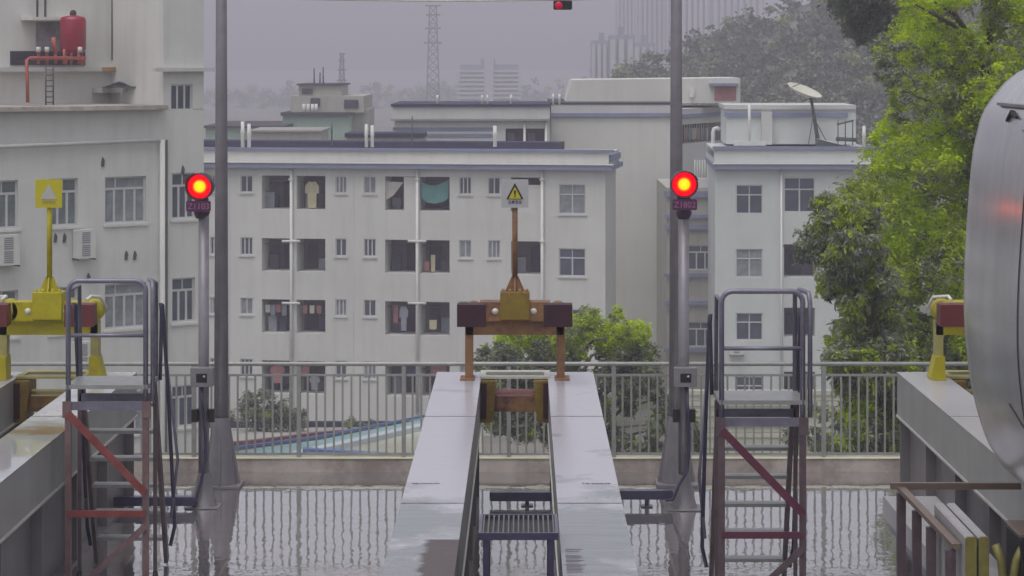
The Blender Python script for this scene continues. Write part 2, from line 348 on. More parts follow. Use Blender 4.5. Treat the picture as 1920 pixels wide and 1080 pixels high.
M['beam_top_b'] = blotch(M['beam_top'], 'beam_top_right_worn', (.20,.28,.36,.62), (14.2,14.9,15.6,16.15), (2.0,24,1), 1.41, (.07,.055,.07), .40, .07)
M['beam_side'] = mat('beam_side_paint', (.30,.305,.295), .38, var=.10, scale=1.5, streak=.45, dirt_or_reflection=(.19,.18,.17))
M['beam_web'] = mat('beam_web_paint', (.20,.19,.195), .4, var=.12, scale=1.5, streak=.4, dirt_or_reflection=(.13,.11,.11))
M['edge_light'] = mat('worn_bright_edge', (.50,.50,.47), .4, var=.1, scale=4)
M['joint'] = mat('plate_joint', (.22,.21,.22), .35, var=.3, scale=9)
M['antislip'] = wet('dirty_antislip_coat', (.05,.032,.03), (.04,.026,.025), 1.35, .4, (4, 3, 1), .35, .5, patch=.5, pscale=.8)

# ================================================================= THE SETTING
GZ = -13.4
b = MB(); b.quad((-1500,-50,GZ),(1500,-50,GZ),(1500,4000,GZ),(-1500,4000,GZ))
tag(b.build('ground', M['ground']), kind='structure')
# deck of the viaduct
FY = 26.0
b = MB(); b.box(-30, 30, -6, FY, -1.0, 0)
tag(b.build('deck_floor', M['deck']), kind='structure')
b = MB()
for x in (-18, -6, 6, 18): b.box(x-.8, x+.8, 20, 22, GZ, -1.003)
for x in (-18, -6, 6, 18): b.box(x-.8, x+.8, 4, 6, GZ, -1.003)
tag(b.build('deck_support', M['kerb']), kind='structure')
# kerb under the fence
kb = MB(); kb.box(-30, 30, FY, FY+.28, -1.0, .148)
ko = kb.build('kerb', [M['kerb']]); tag(ko, kind='structure')
kt = MB(); kt.box(-30, 30, FY-.012, FY+.05, .150, .166); o = kt.build('kerb_edge', M['kerb_top'], ko)

# ================================================================= FENCE
fz = ZZ(683, FY)
fence = empty('railing_fence', (0, FY+.03, .166), 'long grey galvanised railing on the kerb at the far edge of the wet deck', 'fence')
def fence_piece(mb, name): return mb.build(name, M['rail'], fence)
top = fz - .166
m = MB(); m.tube([(-14, 0, top), (14, 0, top)], .024, 10); fence_piece(m, 'top_rail')
m = MB(); m.box(-14, 14, -.012, .012, ZZ(706, FY)-.166, ZZ(702, FY)-.166); fence_piece(m, 'middle_rail')
m = MB(); m.box(-14, 14, -.012, .012, .02, .045); fence_piece(m, 'bottom_rail')
s0 = XX(560, FY); sp = 197 / F * FY
post = MB(); post.box(-.023, .023, -.03, .03, 0, top - .024)
pme = None; bme = None
bal = MB(); bal.box(-.0105, .0105, -.0105, .0105, .045, ZZ(706, FY)-.168)
po = fence_piece(post, 'fence_post'); bo = fence_piece(bal, 'baluster')
first_p = first_b = True
for k in range(-6, 11):
    x = s0 + k * sp
    if not -9.2 < x < 7.5: continue
    if first_p: po.location.x = x; first_p = False
    else:
        c = po.copy(); COL.objects.link(c); c.parent = fence; c.location.x = x
nb = 0
for k in range(-2, 9):
    for j in range(1, 12):
        x = s0 + k * sp + sp * j / 12
        px = VX + x / FY * F
        if not (150 < px < 1700) or (1060 < px < 1075) or nb >= 100: continue
        nb += 1
        if first_b: bo.location.x = x; first_b = False
        else:
            c = bo.copy(); COL.objects.link(c); c.parent = fence; c.location.x = x
# ================================================================= TRACK BEAMS
BZ, BB = 1.31, .865
def beam(x0, x1, label, y0=1.0, y1=24.5, grp='steel track beams on the deck', top='beam_top'):
    r = empty('track_beam', (0, 0, 0), label, 'track beam', grp)
    m = MB(); m.mi = 0; m.box(x0, x1, y0, y1, BB, BZ - .004); m.build('box_girder', M['beam_side'], r)
    m = MB(); m.box(x0-.004, x1+.004, y0-.004, y1+.004, BZ-.004, BZ); m.build('running_plate', M[top], r)
    m = MB(); m.box(x0-.012, x1+.012, y0, y1+.005, BB-.022, BB); m.build('bottom_flange', M['edge_light'], r)
    m = MB(); m.box(x0+.12, x1-.12, y0, y1-.02, .022, BB-.022)
    m.build('web', M['beam_web'], r)
    y = y1 - .06
    st = MB(); st.box(x0+.02, x1-.02, -.012, .012, .022, BB-.024)
    so_ = st.build('stiffener', M['beam_web'], r); so_.location.y = y
    while y > y0 + 2:
        y -= 1.55; c = so_.copy(); COL.objects.link(c); c.parent = r; c.location.y = y
    m = MB(); m.box(x0+.02, x1-.02, y0, y1, .002, .021); m.build('base_flange', M['beam_web'], r)
    return r
W = .456
bm1 = beam(-.90, -.443, 'left beam of the middle track, with a dark worn strip at its near end', top='beam_top_a')
bm2 = beam(.251, .72, 'right beam of the middle track, streaked pale top, under the rust coloured buffer', top='beam_top_b')
bm3 = beam(-4.496, -4.04, 'grey box beam at far left with brown wear patches, behind the left ladder', top='beam_top_worn')
beam(-5.66, -5.20, 'outermost beam at the left frame edge under the left yellow buffer foot')
bm5 = beam(3.90, 4.356, 'tall grey box beam on the right below the silver train nose')
beam(5.06, 5.52, 'beam hidden mostly under the silver train on the right')
# joints across the running plates
for bmx, x0, x1 in ((bm1, -.90, -.443), (bm2, .251, .72), (bm3, -4.496, -4.04), (bm5, 3.90, 4.356)):
    for yj in (21.45, 17.25, 13.0):
        m = MB(); m.box(x0-.003, x1+.003, yj-.012, yj+.012, BZ+.0005, BZ+.003); m.build('plate_joint', M['joint'], bmx)
def text(body, name, mt, size, loc, rot, parent=None, ext=.002):
    cu = bpy.data.curves.new(name, 'FONT'); cu.body = body; cu.size = size; cu.extrude = ext; cu.align_x = 'CENTER'; cu.align_y = 'CENTER'
    tmp = bpy.data.objects.new(name, cu); COL.objects.link(tmp)
    dg = bpy.context.evaluated_depsgraph_get(); dg.update()
    me = bpy.data.meshes.new_from_object(tmp.evaluated_get(dg)); bpy.data.objects.remove(tmp)
    me.materials.clear(); me.materials.append(mt)
    o = bpy.data.objects.new(name, me); COL.objects.link(o); o.location = loc; o.rotation_euler = rot
    if parent is not None: o.parent = parent
    return o
text('TZ-3048-08', 'stencil_lettering', M['purple'], .045, (XX(1118,18.04), 18.04, BZ+.003), (0,0,0), bm2, .001)
lb = [o for o in bpy.data.objects if o.name == 'track_beam'][0]
text('TZ-3048-07', 'stencil_lettering', M['purple'], .045, (XX(798,18.04), 18.04, BZ+.003), (0,0,0), lb, .001)

# ================================================================= BUFFER STOPS
def buffer(cx, label, body, cross, pad, sign, foot):
    s = 183.3; Y = 24.0
    r = empty('buffer_stop', (cx, Y, BZ), label, 'buffer stop', 'buffer stops at the track ends')
    def lz(py): return ZZ(py, Y) - BZ
    hw = .43
    # portal
    for sx in (-1, 1):
        m = MB(); x = sx * .468
        m.bbox(x-.041, x+.041, -.05, .09, .012, lz(602), .006)
        m.build('leg', body if foot == 0 else M['yellow_pale'], r)
        m = MB()
        if foot: m.prism([(x-.05 - (.05 if sx<0 else 0), .012), (x+.05+(.05 if sx>0 else 0), .012), (x+.045, .235), (x-.045, .235)], -.12, .12)
        m.box(x-.09, x+.06, -.16, .16, 0.002, .012) if sx < 0 else m.box(x-.06, x+.09, -.16, .16, .002, .012)
        m.build('foot', body, r)
    m = MB(); m.bbox(-.5, .5, -.05, .13, lz(627), lz(601), .008); m.build('lower_crossbeam', body, r)
    m = MB(); m.bbox(-.36, .36, -.10, .16, lz(601)+.002, lz(565), .008); m.build('upper_crossbeam', body, r)
    m = MB(); m.bbox(-.15, .15, -.14, .12, lz(597), lz(546), .01); m.build('centre_block', cross, r, bevel=.004)
    # see-through holes: pale discs imitate the light showing from behind
    for x in (-.2, .19):
        m = MB(); m.lathe([(0, -.104), (.034, -.104), (.034, -.1), ], (x, 0, lz(582)), 16, 'y'); m.build('hole_light_disc', M['white_metal'], r)
    # buffer heads
    for sx in (-1, 1):
        x = sx*hw
        m = MB(); m.bbox(x-.143, x+.143, -.70, -.48, lz(604)+.03, lz(562)+.02, .004); h = m.build('buffer_pad', pad, r)
        m = MB(); m.lathe([(0,-.48),(.07,-.48),(.07,-.10),(.115 if foot else .09,-.10),(.115 if foot else .09,.12),(0,.12)], (x+.01, 0, lz(582)), 20, 'y'); m.build('buffer_plunger', body, r)
        if foot: m = MB(); m.tube([(x+.02,-.4,lz(556)),(x+.03,-.2,lz(552)),(x+.1*sx,-.05,lz(556)),(x+.16*sx,.0,lz(580))], .018, 8); m.build('hose', M['white_metal'] if foot else M['rail'], r)
    # sign post
    m = MB()
    for yy in (-.05, .0, .05): pass
    m.prism([(-.10, lz(546)+.002), (.10, lz(546)+.002), (.035, lz(518)), (-.035, lz(518))], -.012, .012)
    m.prismx([(-.09, lz(546)+.002), (.09, lz(546)+.002), (.03, lz(520)), (-.03, lz(520))], -.006, .006)
    for x in (-.12,-.05,.05,.12): m.lathe([(.016,0),(.016,.03),(.0,.035)], (x,-.09,lz(546)), 8)
    m.build('post_bracket', body, r)
    m = MB(); m.tube([(0, 0, lz(522)), (0, 0, lz(345))], .028, 12); m.build('sign_post', body, r)
    m = MB(); m.bbox(-.137, .137, -.045, -.035, lz(389), lz(336), .004); sb = m.build('sign_board', sign, r)
    z0 = lz(373); tri = lambda k, y0, y1, mt, nm: MB().prism([(-.088*k, z0+.02-.02*k), (.088*k, z0+.02-.02*k), (0, z0+.02+.145*k-.0*k)], y0, y1).build(nm, mt, sb)
    if foot == 0:
        tri(1.0, -.049, -.0452, M['black'], 'warning_triangle')
        tri(.74, -.053, -.0492, M['sign_yellow'], 'triangle_centre')
        m = MB(); zc = z0+.055; m.prism([(-.006, zc-.012), (.006, zc-.012), (.011, zc+.035), (-.011, zc+.035)], -.056, -.0532); m.box(-.007, .007, -.056, -.0532, zc-.032, zc-.019); m.build('exclamation_mark', M['black'], sb)
        text('注意安全', 'sign_lettering', M['black'], .036, (0, -.0475, z0-.032), (R(90),0,0), sb, .0008)
    else:
        tri(.95, -.049, -.0452, M['sign_white'], 'warning_triangle')
        text('注意安全', 'sign_lettering', M['yellow_pale'], .036, (0, -.0475, z0-.032), (R(90),0,0), sb, .0008)
    # slotted tie plate and lower girder between the beams
    m = MB(); m.box(-.36, .36, .06, .16, -.012, .012); m.box(-.36,.36,.42,.56,-.012,.012); m.box(-.36,-.30,.16,.42,-.012,.012); m.box(.30,.36,.16,.42,-.012,.012)
    m.build('tie_plate', M['white_metal'] if foot == 0 else M['yellow_pale'], r)
    m = MB(); m.box(-.345,.345,.0,.3,-.34,-.17); m.build('anchor_girder', M['rust' if foot == 0 else 'ochre'], r)
    for sx in (-1,1):
        m = MB(); a_, c_ = (-.347,-.20) if sx<0 else (.20,.347)
        m.prism([(a_,-.02),(c_,-.02),(c_,-.16),(c_-.0 if sx>0 else c_-.03,-.44),(a_ if sx<0 else a_+.03,-.44),(a_,-.16)], -.07, .32); m.build('anchor_gusset', M['ochre'], r)
        m = MB(); b_x = -.349 if sx<0 else .289; m.box(b_x,b_x+.06,-.09,-.072,-.40,-.04); m.build('gusset_plate', M['maroon'], r)
    m = MB(); m.box(-.188,.188,.02,.06,-.135,-.115); m.box(-.188,.188,-.004,.02,-.182,-.168); m.build('anchor_rod', M['pink_cloth'] if foot == 0 else M['yellow_pale'], r)
    return r
buffer(-.09, 'rust brown middle buffer stop with a black and yellow warning sign on a post', M['rust'], M['ochre'], M['maroon'], M['sign_white'], 0)
buffer(-4.85, 'bright yellow buffer stop at the left with a faded yellow sign and red pads', M['yellow'], M['yellow'], M['maroon_red'], M['sign_yellow'], 1)
buffer(4.71, 'yellow buffer stop at the right, half hidden behind the silver train', M['yellow'], M['yellow'], M['maroon_red'], M['sign_yellow'], 1)

# ================================================================= TRAIN
def train():
    Y0 = 17.3
    sil = [(1920,130),(1895,150),(1870,180),(1850,215),(1838,260),(1830,310),(1823,400),(1817,500),(1816,600),(1822,680),(1832,745),(1846,800),(1862,845),(1885,880),(1920,905)]
    left = [(XX(a, Y0), ZZ(c, Y0)) for a, c in sil]
    # densify with catmull
    def cr(p):
        out = []
        for i in range(len(p)-1):
            a = p[max(i-1,0)]; b_ = p[i]; c = p[i+1]; d = p[min(i+2,len(p)-1)]
            for k in range(4):
                t = k/4
                out.append(tuple(.5*((2*b_[j])+(-a[j]+c[j])*t+(2*a[j]-5*b_[j]+4*c[j]-d[j])*t*t+(-a[j]+3*b_[j]-3*c[j]+d[j])*t**3) for j in (0,1)))
        out.append(p[-1]); return out
    cxr = 4.71
    topz = left[0][1]
    roof = [(cxr - .45, topz+.13), (cxr-.15, topz+.17)]
    half = roof[::-1] + cr(left) + [(cxr-.5, 1.40)]
    ring = half + [(2*cxr - x, z) for x, z in half[::-1]]
    n = len(ring); zc = 3.0
    r = empty('train', (cxr, 12, BZ), 'silver train body entering from the right edge on the right hand track', 'train')
    ys = [2.0, 4, 6, 8, 10, 12, 14, 16, Y0, Y0+.3, Y0+.7, Y0+1.1, Y0+1.4]; sc = [1]*9 + [.985, .93, .82, .62]
    m = MB(); m.smooth = True; vs = []
    for y, k in zip(ys, sc):
        for x, z in ring: vs.append(((x-cxr)*k, y-12, (z-zc)*k + zc - BZ))
    fs = []
    for i in range(len(ys)-1):
        for j in range(n-1): fs.append((i*n+j, i*n+j+1, (i+1)*n+j+1, (i+1)*n+j))
        fs.append((i*n+n-1, i*n, (i+1)*n, (i+1)*n+n-1))
    m.add(vs, fs); m.smooth = False
    m.add([vs[-n+j] for j in range(n)], [tuple(range(n))]); m.add([vs[j] for j in range(n)], [tuple(range(n-1,-1,-1))])
    tm = mat('brushed_train_skin', (.50,.50,.51), .17, metal=.6, var=.10, scale=1.6, streak=.75, dirt_or_reflection=(.30,.30,.32), bump=.16, bscale=2.0)  # darker vertical streaks in the colour imitate mottled reflections on the side
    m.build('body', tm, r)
    m = MB(); 
    # surface helper: x at height z on the left side
    side = [(x, z) for x, z in cr(left)]
    def xs(z):
        for (a, c) in zip(side, side[1:]):
            if (a[1]-z)*(c[1]-z) <= 0 and a[1] != c[1]: return a[0]+(c[0]-a[0])*(a[1]-z)/(a[1]-c[1])
        return side[-1][0]
    def seam(px_, ya, yb, wd=.008):
        # vertical seam at fixed Y that follows the skin
        pass
    def seam_v(mb, y, z0, z1, wd=.006, off=.004):
        k = 24; pr = None
        for i in range(k+1):
            z = z0+(z1-z0)*i/k; p = (xs(z)-off-cxr, y-12, z-BZ)
            if pr: mb.bar(pr, p, wd, wd)
            pr = p
    def Yat(px_, z): return F * xs(z) / (px_ - VX)
    dz0, dz1 = 4.09, 2.1
    yd = Yat(1912, 3.2)
    seam_v(m, yd, dz0, dz1)
    x0 = xs(dz0)
    m.bar((x0-.004-cxr, yd-12, dz0-BZ), (x0-.004-cxr, yd+.36-12, dz0-BZ), .006, .006)
    xb = xs(dz1); m.bar((xb-.004-cxr, yd-12, dz1-BZ), (xs(dz1+.12)-.004-cxr, yd+.45-12, dz1+.12-BZ), .006, .006)
    m.build('door_seam', M['black'], r)
    m = MB(); z = 4.17
    m.bar((xs(z)-.012-cxr, Yat(1893,z)-12, z-.03-BZ), (xs(z+.03)-.012-cxr, Yat(1898,z)-12, z+.04-BZ), .035, .02)
    m.bar((xs(z+.02)-.012-cxr, Yat(1898,z)-12, z+.03-BZ), (xs(z)-.012-cxr, Yat(1910,z)-12, z-BZ), .02, .02)
    m.build('door_latch', M['black'], r)
    m = MB(); z = 4.25; m.bar((xs(z)-.01-cxr, 2-12, z-BZ), (xs(z)-.01-cxr, Yat(1876,z)-12, z-BZ), .035, .02); m.build('rain_gutter', M['steel'], r)
    m = MB(); m.bar((cxr-1.0-cxr, 6-12, 1.335-BZ), (cxr-1.0-cxr, 16-12, 1.335-BZ), .2, .16)
    m.bar((.6, 6-12, 1.335-BZ), (.6, 16-12, 1.335-BZ), .2, .16); m.build('bogie', M['black'], r)
    return r
train()

# ================================================================= LAMP MASTS
def mast(px, Y, label, gx):
    x = XX(px, Y); r = empty('lamp_mast', (x, Y, 0), label, 'mast', 'grey lamp masts by the railing')
    m = MB(); m.tube([(0,0,.03),(0,0,9)], .083, 12, r1=.042); m.build('pole', M['steel'], r)
    m = MB()
    for a in range(4):
        t = a*math.pi/2
        c, s = math.cos(t), math.sin(t)
        pts = [(.06,.03),(.20,.03),(.20,.06),(.083,.74),(.06,.74)]
        n=len(pts); q=.007
        vs = [(u*c - q*s*-1, u*s + q*c*-1, z) for u,z in pts]+[(u*c - q*s, u*s + q*c, z) for u,z in pts]
        m.add(vs, [tuple(range(n)), tuple(range(2*n-1,n-1,-1))]+[(i,i+n,(i+1)%n+n,(i+1)%n) for i in range(n)])
    m.lathe([(.17,.03),(.135,.30),(.083,.74)], (0,0,0), 16)
    m.build('base_gusset', M['steel'], r)
    m = MB(); m.box(-.22,.22,-.22,.22,.003,.03); m.build('base_plate', M['steel'], r)
    m = MB(); m.tube([(0,0,8.9),(.0,-.5,9.15),(0,-1.1,9.2)], .035, 8); m.box(-.12,.12,-1.7,-1.05,9.14,9.24); m.build('lamp_head', M['steel'], r)
    return r
mast(415, 25.15, 'tall grey mast rising behind the left red signal', 1)
mast(1268, 25.25, 'tall grey mast rising behind the right red signal', -1)
# span bar between the masts with a hanging lamp unit
yb = 25.2
m = MB(); xl, xr = XX(415,yb)+.05, XX(1267,yb)-.05
pts = []
for i in range(25):
    t = i/24; x = xl+(xr-xl)*t; pts.append((x, yb, ZZ(-6,yb) - .0 - .040*4*t*(1-t)))
m.tube(pts, .012, 8)
tag(m.build('span_wire', M['white_metal']), 'thin pale wire sagging between the two tall masts at the top', 'wire')
r = empty('hanging_indicator', (XX(1055,yb), yb, ZZ(20,yb)), 'small black indicator box with a dim red light hanging at the top of the view', 'indicator lamp')
m = MB(); m.bbox(-.10,.10,-.10,.06,.01,.105,.01); m.build('housing', M['black'], r, bevel=.006)
m = MB(); m.lathe([(0,-.115),(.03,-.112),(.042,-.101)], (-.045,0,.055), 16, 'y'); m.build('lens', emit('dim_red_lens', (.25,.0,.02), .6), r)
m = MB(); m.box(-.02,.02,-.02,.0,.105,.16); m.build('hanger', M['steel'], r)

# ================================================================= SIGNALS
def signal(px, lens_px, Y, label, num, basew, zoff=0, pr=.055):
    x = XX(px, Y); r = empty('signal_post', (x, Y, 0), label, 'signal', 'red signals on posts')
    zl = ZZ(349+zoff, Y)
    m = MB(); m.tube([(0,0,.05),(0,0,ZZ(404,Y))], pr, 16); m.build('post', M['steel'], r)
    m = MB()
    m.lathe([(.14,.012),(.125,.05),(.062,.33),(.055,.36)], (0,0,0), 8)
    m.box(-.17,.17,-.17,.17,.003,.012)
    m.build('base_cone', M['steel'], r)
    lx = XX(lens_px, Y) - x
    m = MB(); m.lathe([(0,.16),(.10,.16),(.135,.10),(.137,-.06),(.137,-.16),(.13,-.16),(.128,-.05)], (lx,0,zl), 28, 'y'); m.build('lamp_housing', M['sig_house'], r)
    m = MB(); m.lathe([(.0,-.075),(.05,-.072),(.10,-.065),(.127,-.05)], (0,0,0), 28, 'y'); ln = m.build('lens', M['red_lens'], r); ln.location = (lx,0,zl)
    m = MB()
    for k in range(13):
        a0 = math.pi*(.12+.76*k/13); a1 = math.pi*(.12+.76*(k+1)/13); q = .141
        for ra in (q,):
            m.quad((lx+ra*math.cos(a0),-.16,zl+ra*math.sin(a0)),(lx+ra*math.cos(a1),-.16,zl+ra*math.sin(a1)),(lx+ra*math.cos(a1),-.26,zl+ra*math.sin(a1)),(lx+ra*math.cos(a0),-.26,zl+ra*math.sin(a0)))
    hd = m.build('hood', M['plum'], r); sd_ = hd.modifiers.new('thick','SOLIDIFY'); sd_.thickness = .004
    z1 = ZZ(404,Y)
    m = MB(); m.lathe([(.06,z1-.03),(.085,z1+.03),(.07,z1+.06),(.07,zl-.12)], (lx*.6,0,0), 16); m.build('neck', M['sig_house'], r)
    m = MB(); zc = ZZ(385+zoff*.7,Y); m.bbox(lx-.125,lx+.125,-.155,-.145,zc-.055,zc+.055,.012); pl = m.build('number_plate', M['plate'], r)
    text(num, 'plate_number', M['plate_text'], .085, (lx, -.158, zc-.003), (R(90),0,0), pl, .001)
    # junction box and conduit
    m = MB(); bx = .0 if px < 900 else .01
    m.bbox(-.115+bx,.115+bx,-.16,-.057,ZZ(722,Y),ZZ(686,Y),.008); jb = m.build('junction_box', M['steel'], r, bevel=.005)
    m = MB(); zc = ZZ(705,Y); m.box(-.055+bx,.055+bx,-.164,-.161,zc-.045,zc+.045); m.build('box_window', M['black'], jb)
    m = MB(); m.lathe([(0,-.172),(.012,-.170),(.013,-.165)], (.025+bx,0,zc+.015), 10,'y'); m.build('status_led', M['sign_white'], jb)
    for s_ in (-1,1):
        m = MB(); m.box(s_*.085-.03,s_*.085+.03,-.07,.0,ZZ(790,Y),ZZ(766,Y)); m.build('pipe_clamp', M['black'], r)
    m = MB(); sgn = -1
    zz = lambda py: ZZ(py, Y)
    if px < 900:
        pts = [(-.01,-.1,zz(722)),(.0,-.09,zz(760)),(.03,-.08,zz(820)),(.03,-.09,zz(860)),(-.02,-.12,zz(905)),(-.07,-.15,zz(935)),(-.12,-.16,.10),(-.2,-.16,.09)]
    else:
        pts = [(.02,-.1,zz(722)),(.04,-.09,zz(780)),(.05,-.08,zz(840)),(.03,-.10,zz(880)),(-.06,-.15,zz(905)),(-.12,-.16,.12),(-.2,-.16,.11)]
    m.tube(pts, .016, 8); m.build('cable', M['purple'], r)
    L = bpy.data.lights.new('signal_glow', 'POINT'); L.energy = .25; L.color = (1,.05,.12); L.shadow_soft_size = .02
    lo = bpy.data.objects.new('signal_glow', L); COL.objects.link(lo); lo.parent = r; lo.location = (lx, -.30, zl)
    return r
signal(382, 376, 24.0, 'left red signal lamp on a grey post beside the tall mast', 'Z1103', .15)
signal(1282, 1282, 23.9, 'right red signal lamp on a grey post beside the right ladder', 'Z1802', .15, zoff=-4)

# cable trunking
def trunk(x0, x1, Y, py, label):
    z = ZZ(py, Y); m = MB(); m.bbox(x0, x1, -.05, .05, -.045, .045, .012)
    r = empty('cable_trunking', (0, Y, z), label, 'cable trunking', 'dark cable ducts on short stands')
    m.build('duct', M['purple'], r)
    xm = x0 + (x1-x0)*.55
    m = MB(); m.box(xm-.02, xm+.02, -.02, .02, -z+.012, -.045); m.box(xm-.06,xm+.06,-.06,.06,-z+.003,-z+.012); m.build('stand', M['purple'], r)
trunk(XX(200,23.85), XX(366,23.85), 23.85, 939, 'dark cable duct running to the foot of the left signal')
trunk(XX(918,24.05), XX(1046,24.05), 24.05, 930, 'dark cable duct seen between the two middle beams')
trunk(XX(1152,24.0), XX(1262,24.0), 24.0, 927, 'dark cable duct running to the foot of the right signal')

# ================================================================= LADDERS
def round_hoop(w, z0, zt, r, y=0, rad=.09):
    pts = [(0,y,z0),(0,y,zt-rad)]
    for k in range(1,7):
        a = math.pi/2*k/6; pts.append((rad-rad*math.cos(a), y, zt-rad+rad*math.sin(a)))
    pts.append((w-rad,y,zt))
    for k in range(1,7):
        a = math.pi/2*k/6; pts.append((w-rad+rad*math.sin(a), y, zt-rad+rad*math.cos(a)))
    pts.append((w,y,z0)); return MB().tube(pts, r, 10)
def ladder(px, Y, label, lower, wd, red):
    x = XX(px, Y); r = empty('platform_ladder', (x, Y, 0), label, 'ladder', 'mobile platform ladders between the tracks')
    w_ = wd
    round_hoop(w_, 1.62, 2.685, .022).build('guard_hoop', M['tubes'], r)
    m = MB(); m.tube([(0,0,2.22),(w_,0,2.22)], .017, 8); m.build('guard_rail', M['tubes'], r)
    # rear/side guard
    m = MB(); pts=[(w_+.06,.0,1.66),(w_+.06,0,2.60),(w_+.05,.03,2.67),(w_+.0,.2,2.68),(w_+.0,.55,2.62),(w_,.55,1.75)]
    m.tube(pts, .020, 8); m.build('side_guard', M['tubes'], r)
    m = MB(); m.tube([(0.0,.02,2.60),(0,.5,2.60),(0,.56,1.75)], .018, 8); m.build('side_guard', M['tubes'], r)
    # lower posts
    for xx in (0, w_):
        m = MB(); m.box(xx-.026, xx+.026, -.022, .022, .10, 1.64); m.build('leg', lower, r)
        m = MB(); m.box(xx-.016, xx+.016, .50, .532, .10, 1.72); m.build('leg', M['brownpaint'], r)
        for yy in (0,.52):
            m = MB(); m.lathe([(0,-.018),(.048,-.018),(.048,.018),(0,.018)], (xx,yy,.05), 14, 'x'); m.build('castor', M['black'], r)
    # platform
    m = MB(); m.box(-.02,w_+.02,-.02,.56,1.765,1.80); m.build('platform', M['tread'], r)
    m = MB(); m.box(.0,w_,-.014,.014,1.585,1.655); m.build('platform_beam', M['tubes'], r)
    m = MB(); m.box(0,w_,.50,.53,1.585,1.655); m.build('platform_beam', M['tubes'], r)
    m = MB(); m.box(-.045,.03,-.03,.0,1.52,1.66); m.build('corner_plate', lower, r)
    m = MB(); m.box(w_-.03,w_+.045,-.03,0,1.52,1.66); m.build('corner_plate', lower, r)
    # red braces
    m = MB(); m.bar((.0,-.03,1.56),(w_,-.03,.88), .064, .012); m.build('diagonal_brace', red, r)
    m = MB(); m.bar((w_,-.03,.60),(.15,-.03,.12), .055, .012); m.build('diagonal_brace', lower, r)
    m = MB(); m.box(0,w_,-.045,-.03,.68,.735); m.build('cross_bar', red, r)
    # flight going down and away
    def yz(z): return .55 + (1.74-z)*.42
    for k in range(1,7):
        z = .258*k-.02
        m = MB(); m.box(.03, w_-.03, yz(z)-.05, yz(z)+.10, z, z+.028); m.build('tread', M['tread'], r)
    for xx in (.015, w_-.015):
        m = MB(); m.bar((xx, yz(1.76), 1.76), (xx, yz(.03), .03), .035, .085); m.build('stringer', M['brownpaint'], r)
    for xx in (-.05, w_+.05):
        s_ = -1 if xx < 0 else 1
        m = MB(); a = (xx, .50, 2.44); 
        m.tube([(xx-.02*s_,.60,1.76),(xx,.56,2.36),a,(xx,.60,2.42),(xx+.01*s_, yz(.9), 1.5),(xx+.015*s_, yz(.25)+.05, .35),(xx-.02*s_,yz(.2),.18)], .017, 8)
        m.build('handrail', M['purple'], r)
        m = MB(); m.tube([(xx+.0,yz(1.2)+.02,1.95),(xx+.04*s_,yz(.8)+.3,.95),(xx,yz(.45),.45)], .014, 8); m.build('handrail_strut', M['tubes'], r)
    return r
ladder(128, 20.0, 'reddish platform ladder at the left in front of the grey box beam', M['pinkpaint'], .66, M['redpaint'])
ladder(1353, 19.1, 'purple brown platform ladder on the right beside the right signal', M['brownpaint'], .66, M['darkred'])

# ================================================================= GRATING STAND
r = empty('step_stand', (XX(897,15.5), 15.5, 0), 'small dark stand with a ribbed grating top between the middle beams', 'step stand')
tw = 150/F*15.5; td = .65; tz = ZZ(1000,15.5)
for xx in (.05, tw-.05):
    for yy in (.03, td-.03):
        m = MB(); m.box(xx-.02,xx+.02,yy-.02,yy+.02,.0,tz-.04); m.build('leg', M['purple'], r)
m = MB(); m.box(0,tw,0,.02,tz-.045,tz+.002); m.box(0,tw,td-.02,td,tz-.045,tz+.002); m.box(0,.02,.02,td-.02,tz-.045,tz+.002); m.box(tw-.02,tw,.02,td-.02,tz-.045,tz+.002)
m.build('frame', M['purple'], r)
m = MB()
for k in range(15):
    xx = .03+(tw-.06)*k/14; m.box(xx-.0055,xx+.0055,.022,td-.022,tz-.02,tz)
m.build('grating', M['grating'], r)
m = MB(); m.box(.021,tw-.021,.021,td-.021,tz-.029,tz-.024); m.build('gap_shade_sheet', M['black'], r)  # added black sheet, paints the shade in the gaps between the slats
m = MB(); m.box(.02,tw-.02,.02,.04,.35,.39); m.box(.02,tw-.02,td-.04,td-.02,.35,.39); m.build('stretcher', M['purple'], r)

# ================================================================= SERVICE WALKWAY, BOTTOM RIGHT
r = empty('service_walkway', (3.3, 19, 0), 'low pale plated walkway beside the right beam, behind the brown handrail', 'walkway')
m = MB(); m.box(-.02,.45,-6,2.35,.50,.60); m.box(-.03,-.02,-6,2.36,.42,.603); m.build('deck_plate', M['plank'], r)
m = MB(); m.box(.02,.43,-6,2.3,.30,.498)
for y in (-4,-2,0,2): m.box(.05,.1,y,y+.05,.004,.3); m.box(.35,.4,y,y+.05,.004,.3)
m.build('understructure', M['purple'], r)
hz = 1.24
r = empty('brown_handrail', (2.93, 18.2, 0), 'brown handrail with close uprights in the bottom right corner', 'handrail')
m = MB(); m.bar((0,.02,hz),(.03,-2.15,hz), .06, .035); m.build('top_rail', M['bar_brown'], r)
m = MB(); m.bar((-.08,.03,hz+.02),(.93,.03,hz+.02), .05, .05); m.build('end_rail', M['bar_brown'], r)
for y in (0,-.72,-1.33,-2.1): 
    m = MB(); m.box(-.035,.03,y-.03,y+.03,.01,hz-.03); m.build('upright', M['brownpaint'], r)
r = empty('olive_clamp', (3.0, 16.2, 0), 'olive painted twin clamp blocks near the bottom right corner', 'clamp')
zt = ZZ(1003,16.0)
for i,(a,c) in enumerate(((.0,.075),(.09,.16))):
    m = MB(); m.bbox(a,c,-.25,.95,.4,zt,.012); m.build('clamp_block', M['plank'], r)
    m = MB(); m.bbox(a,c,-.27,-.252,.4,zt-.002,.01); m.build('end_cap', M['olive'], r)
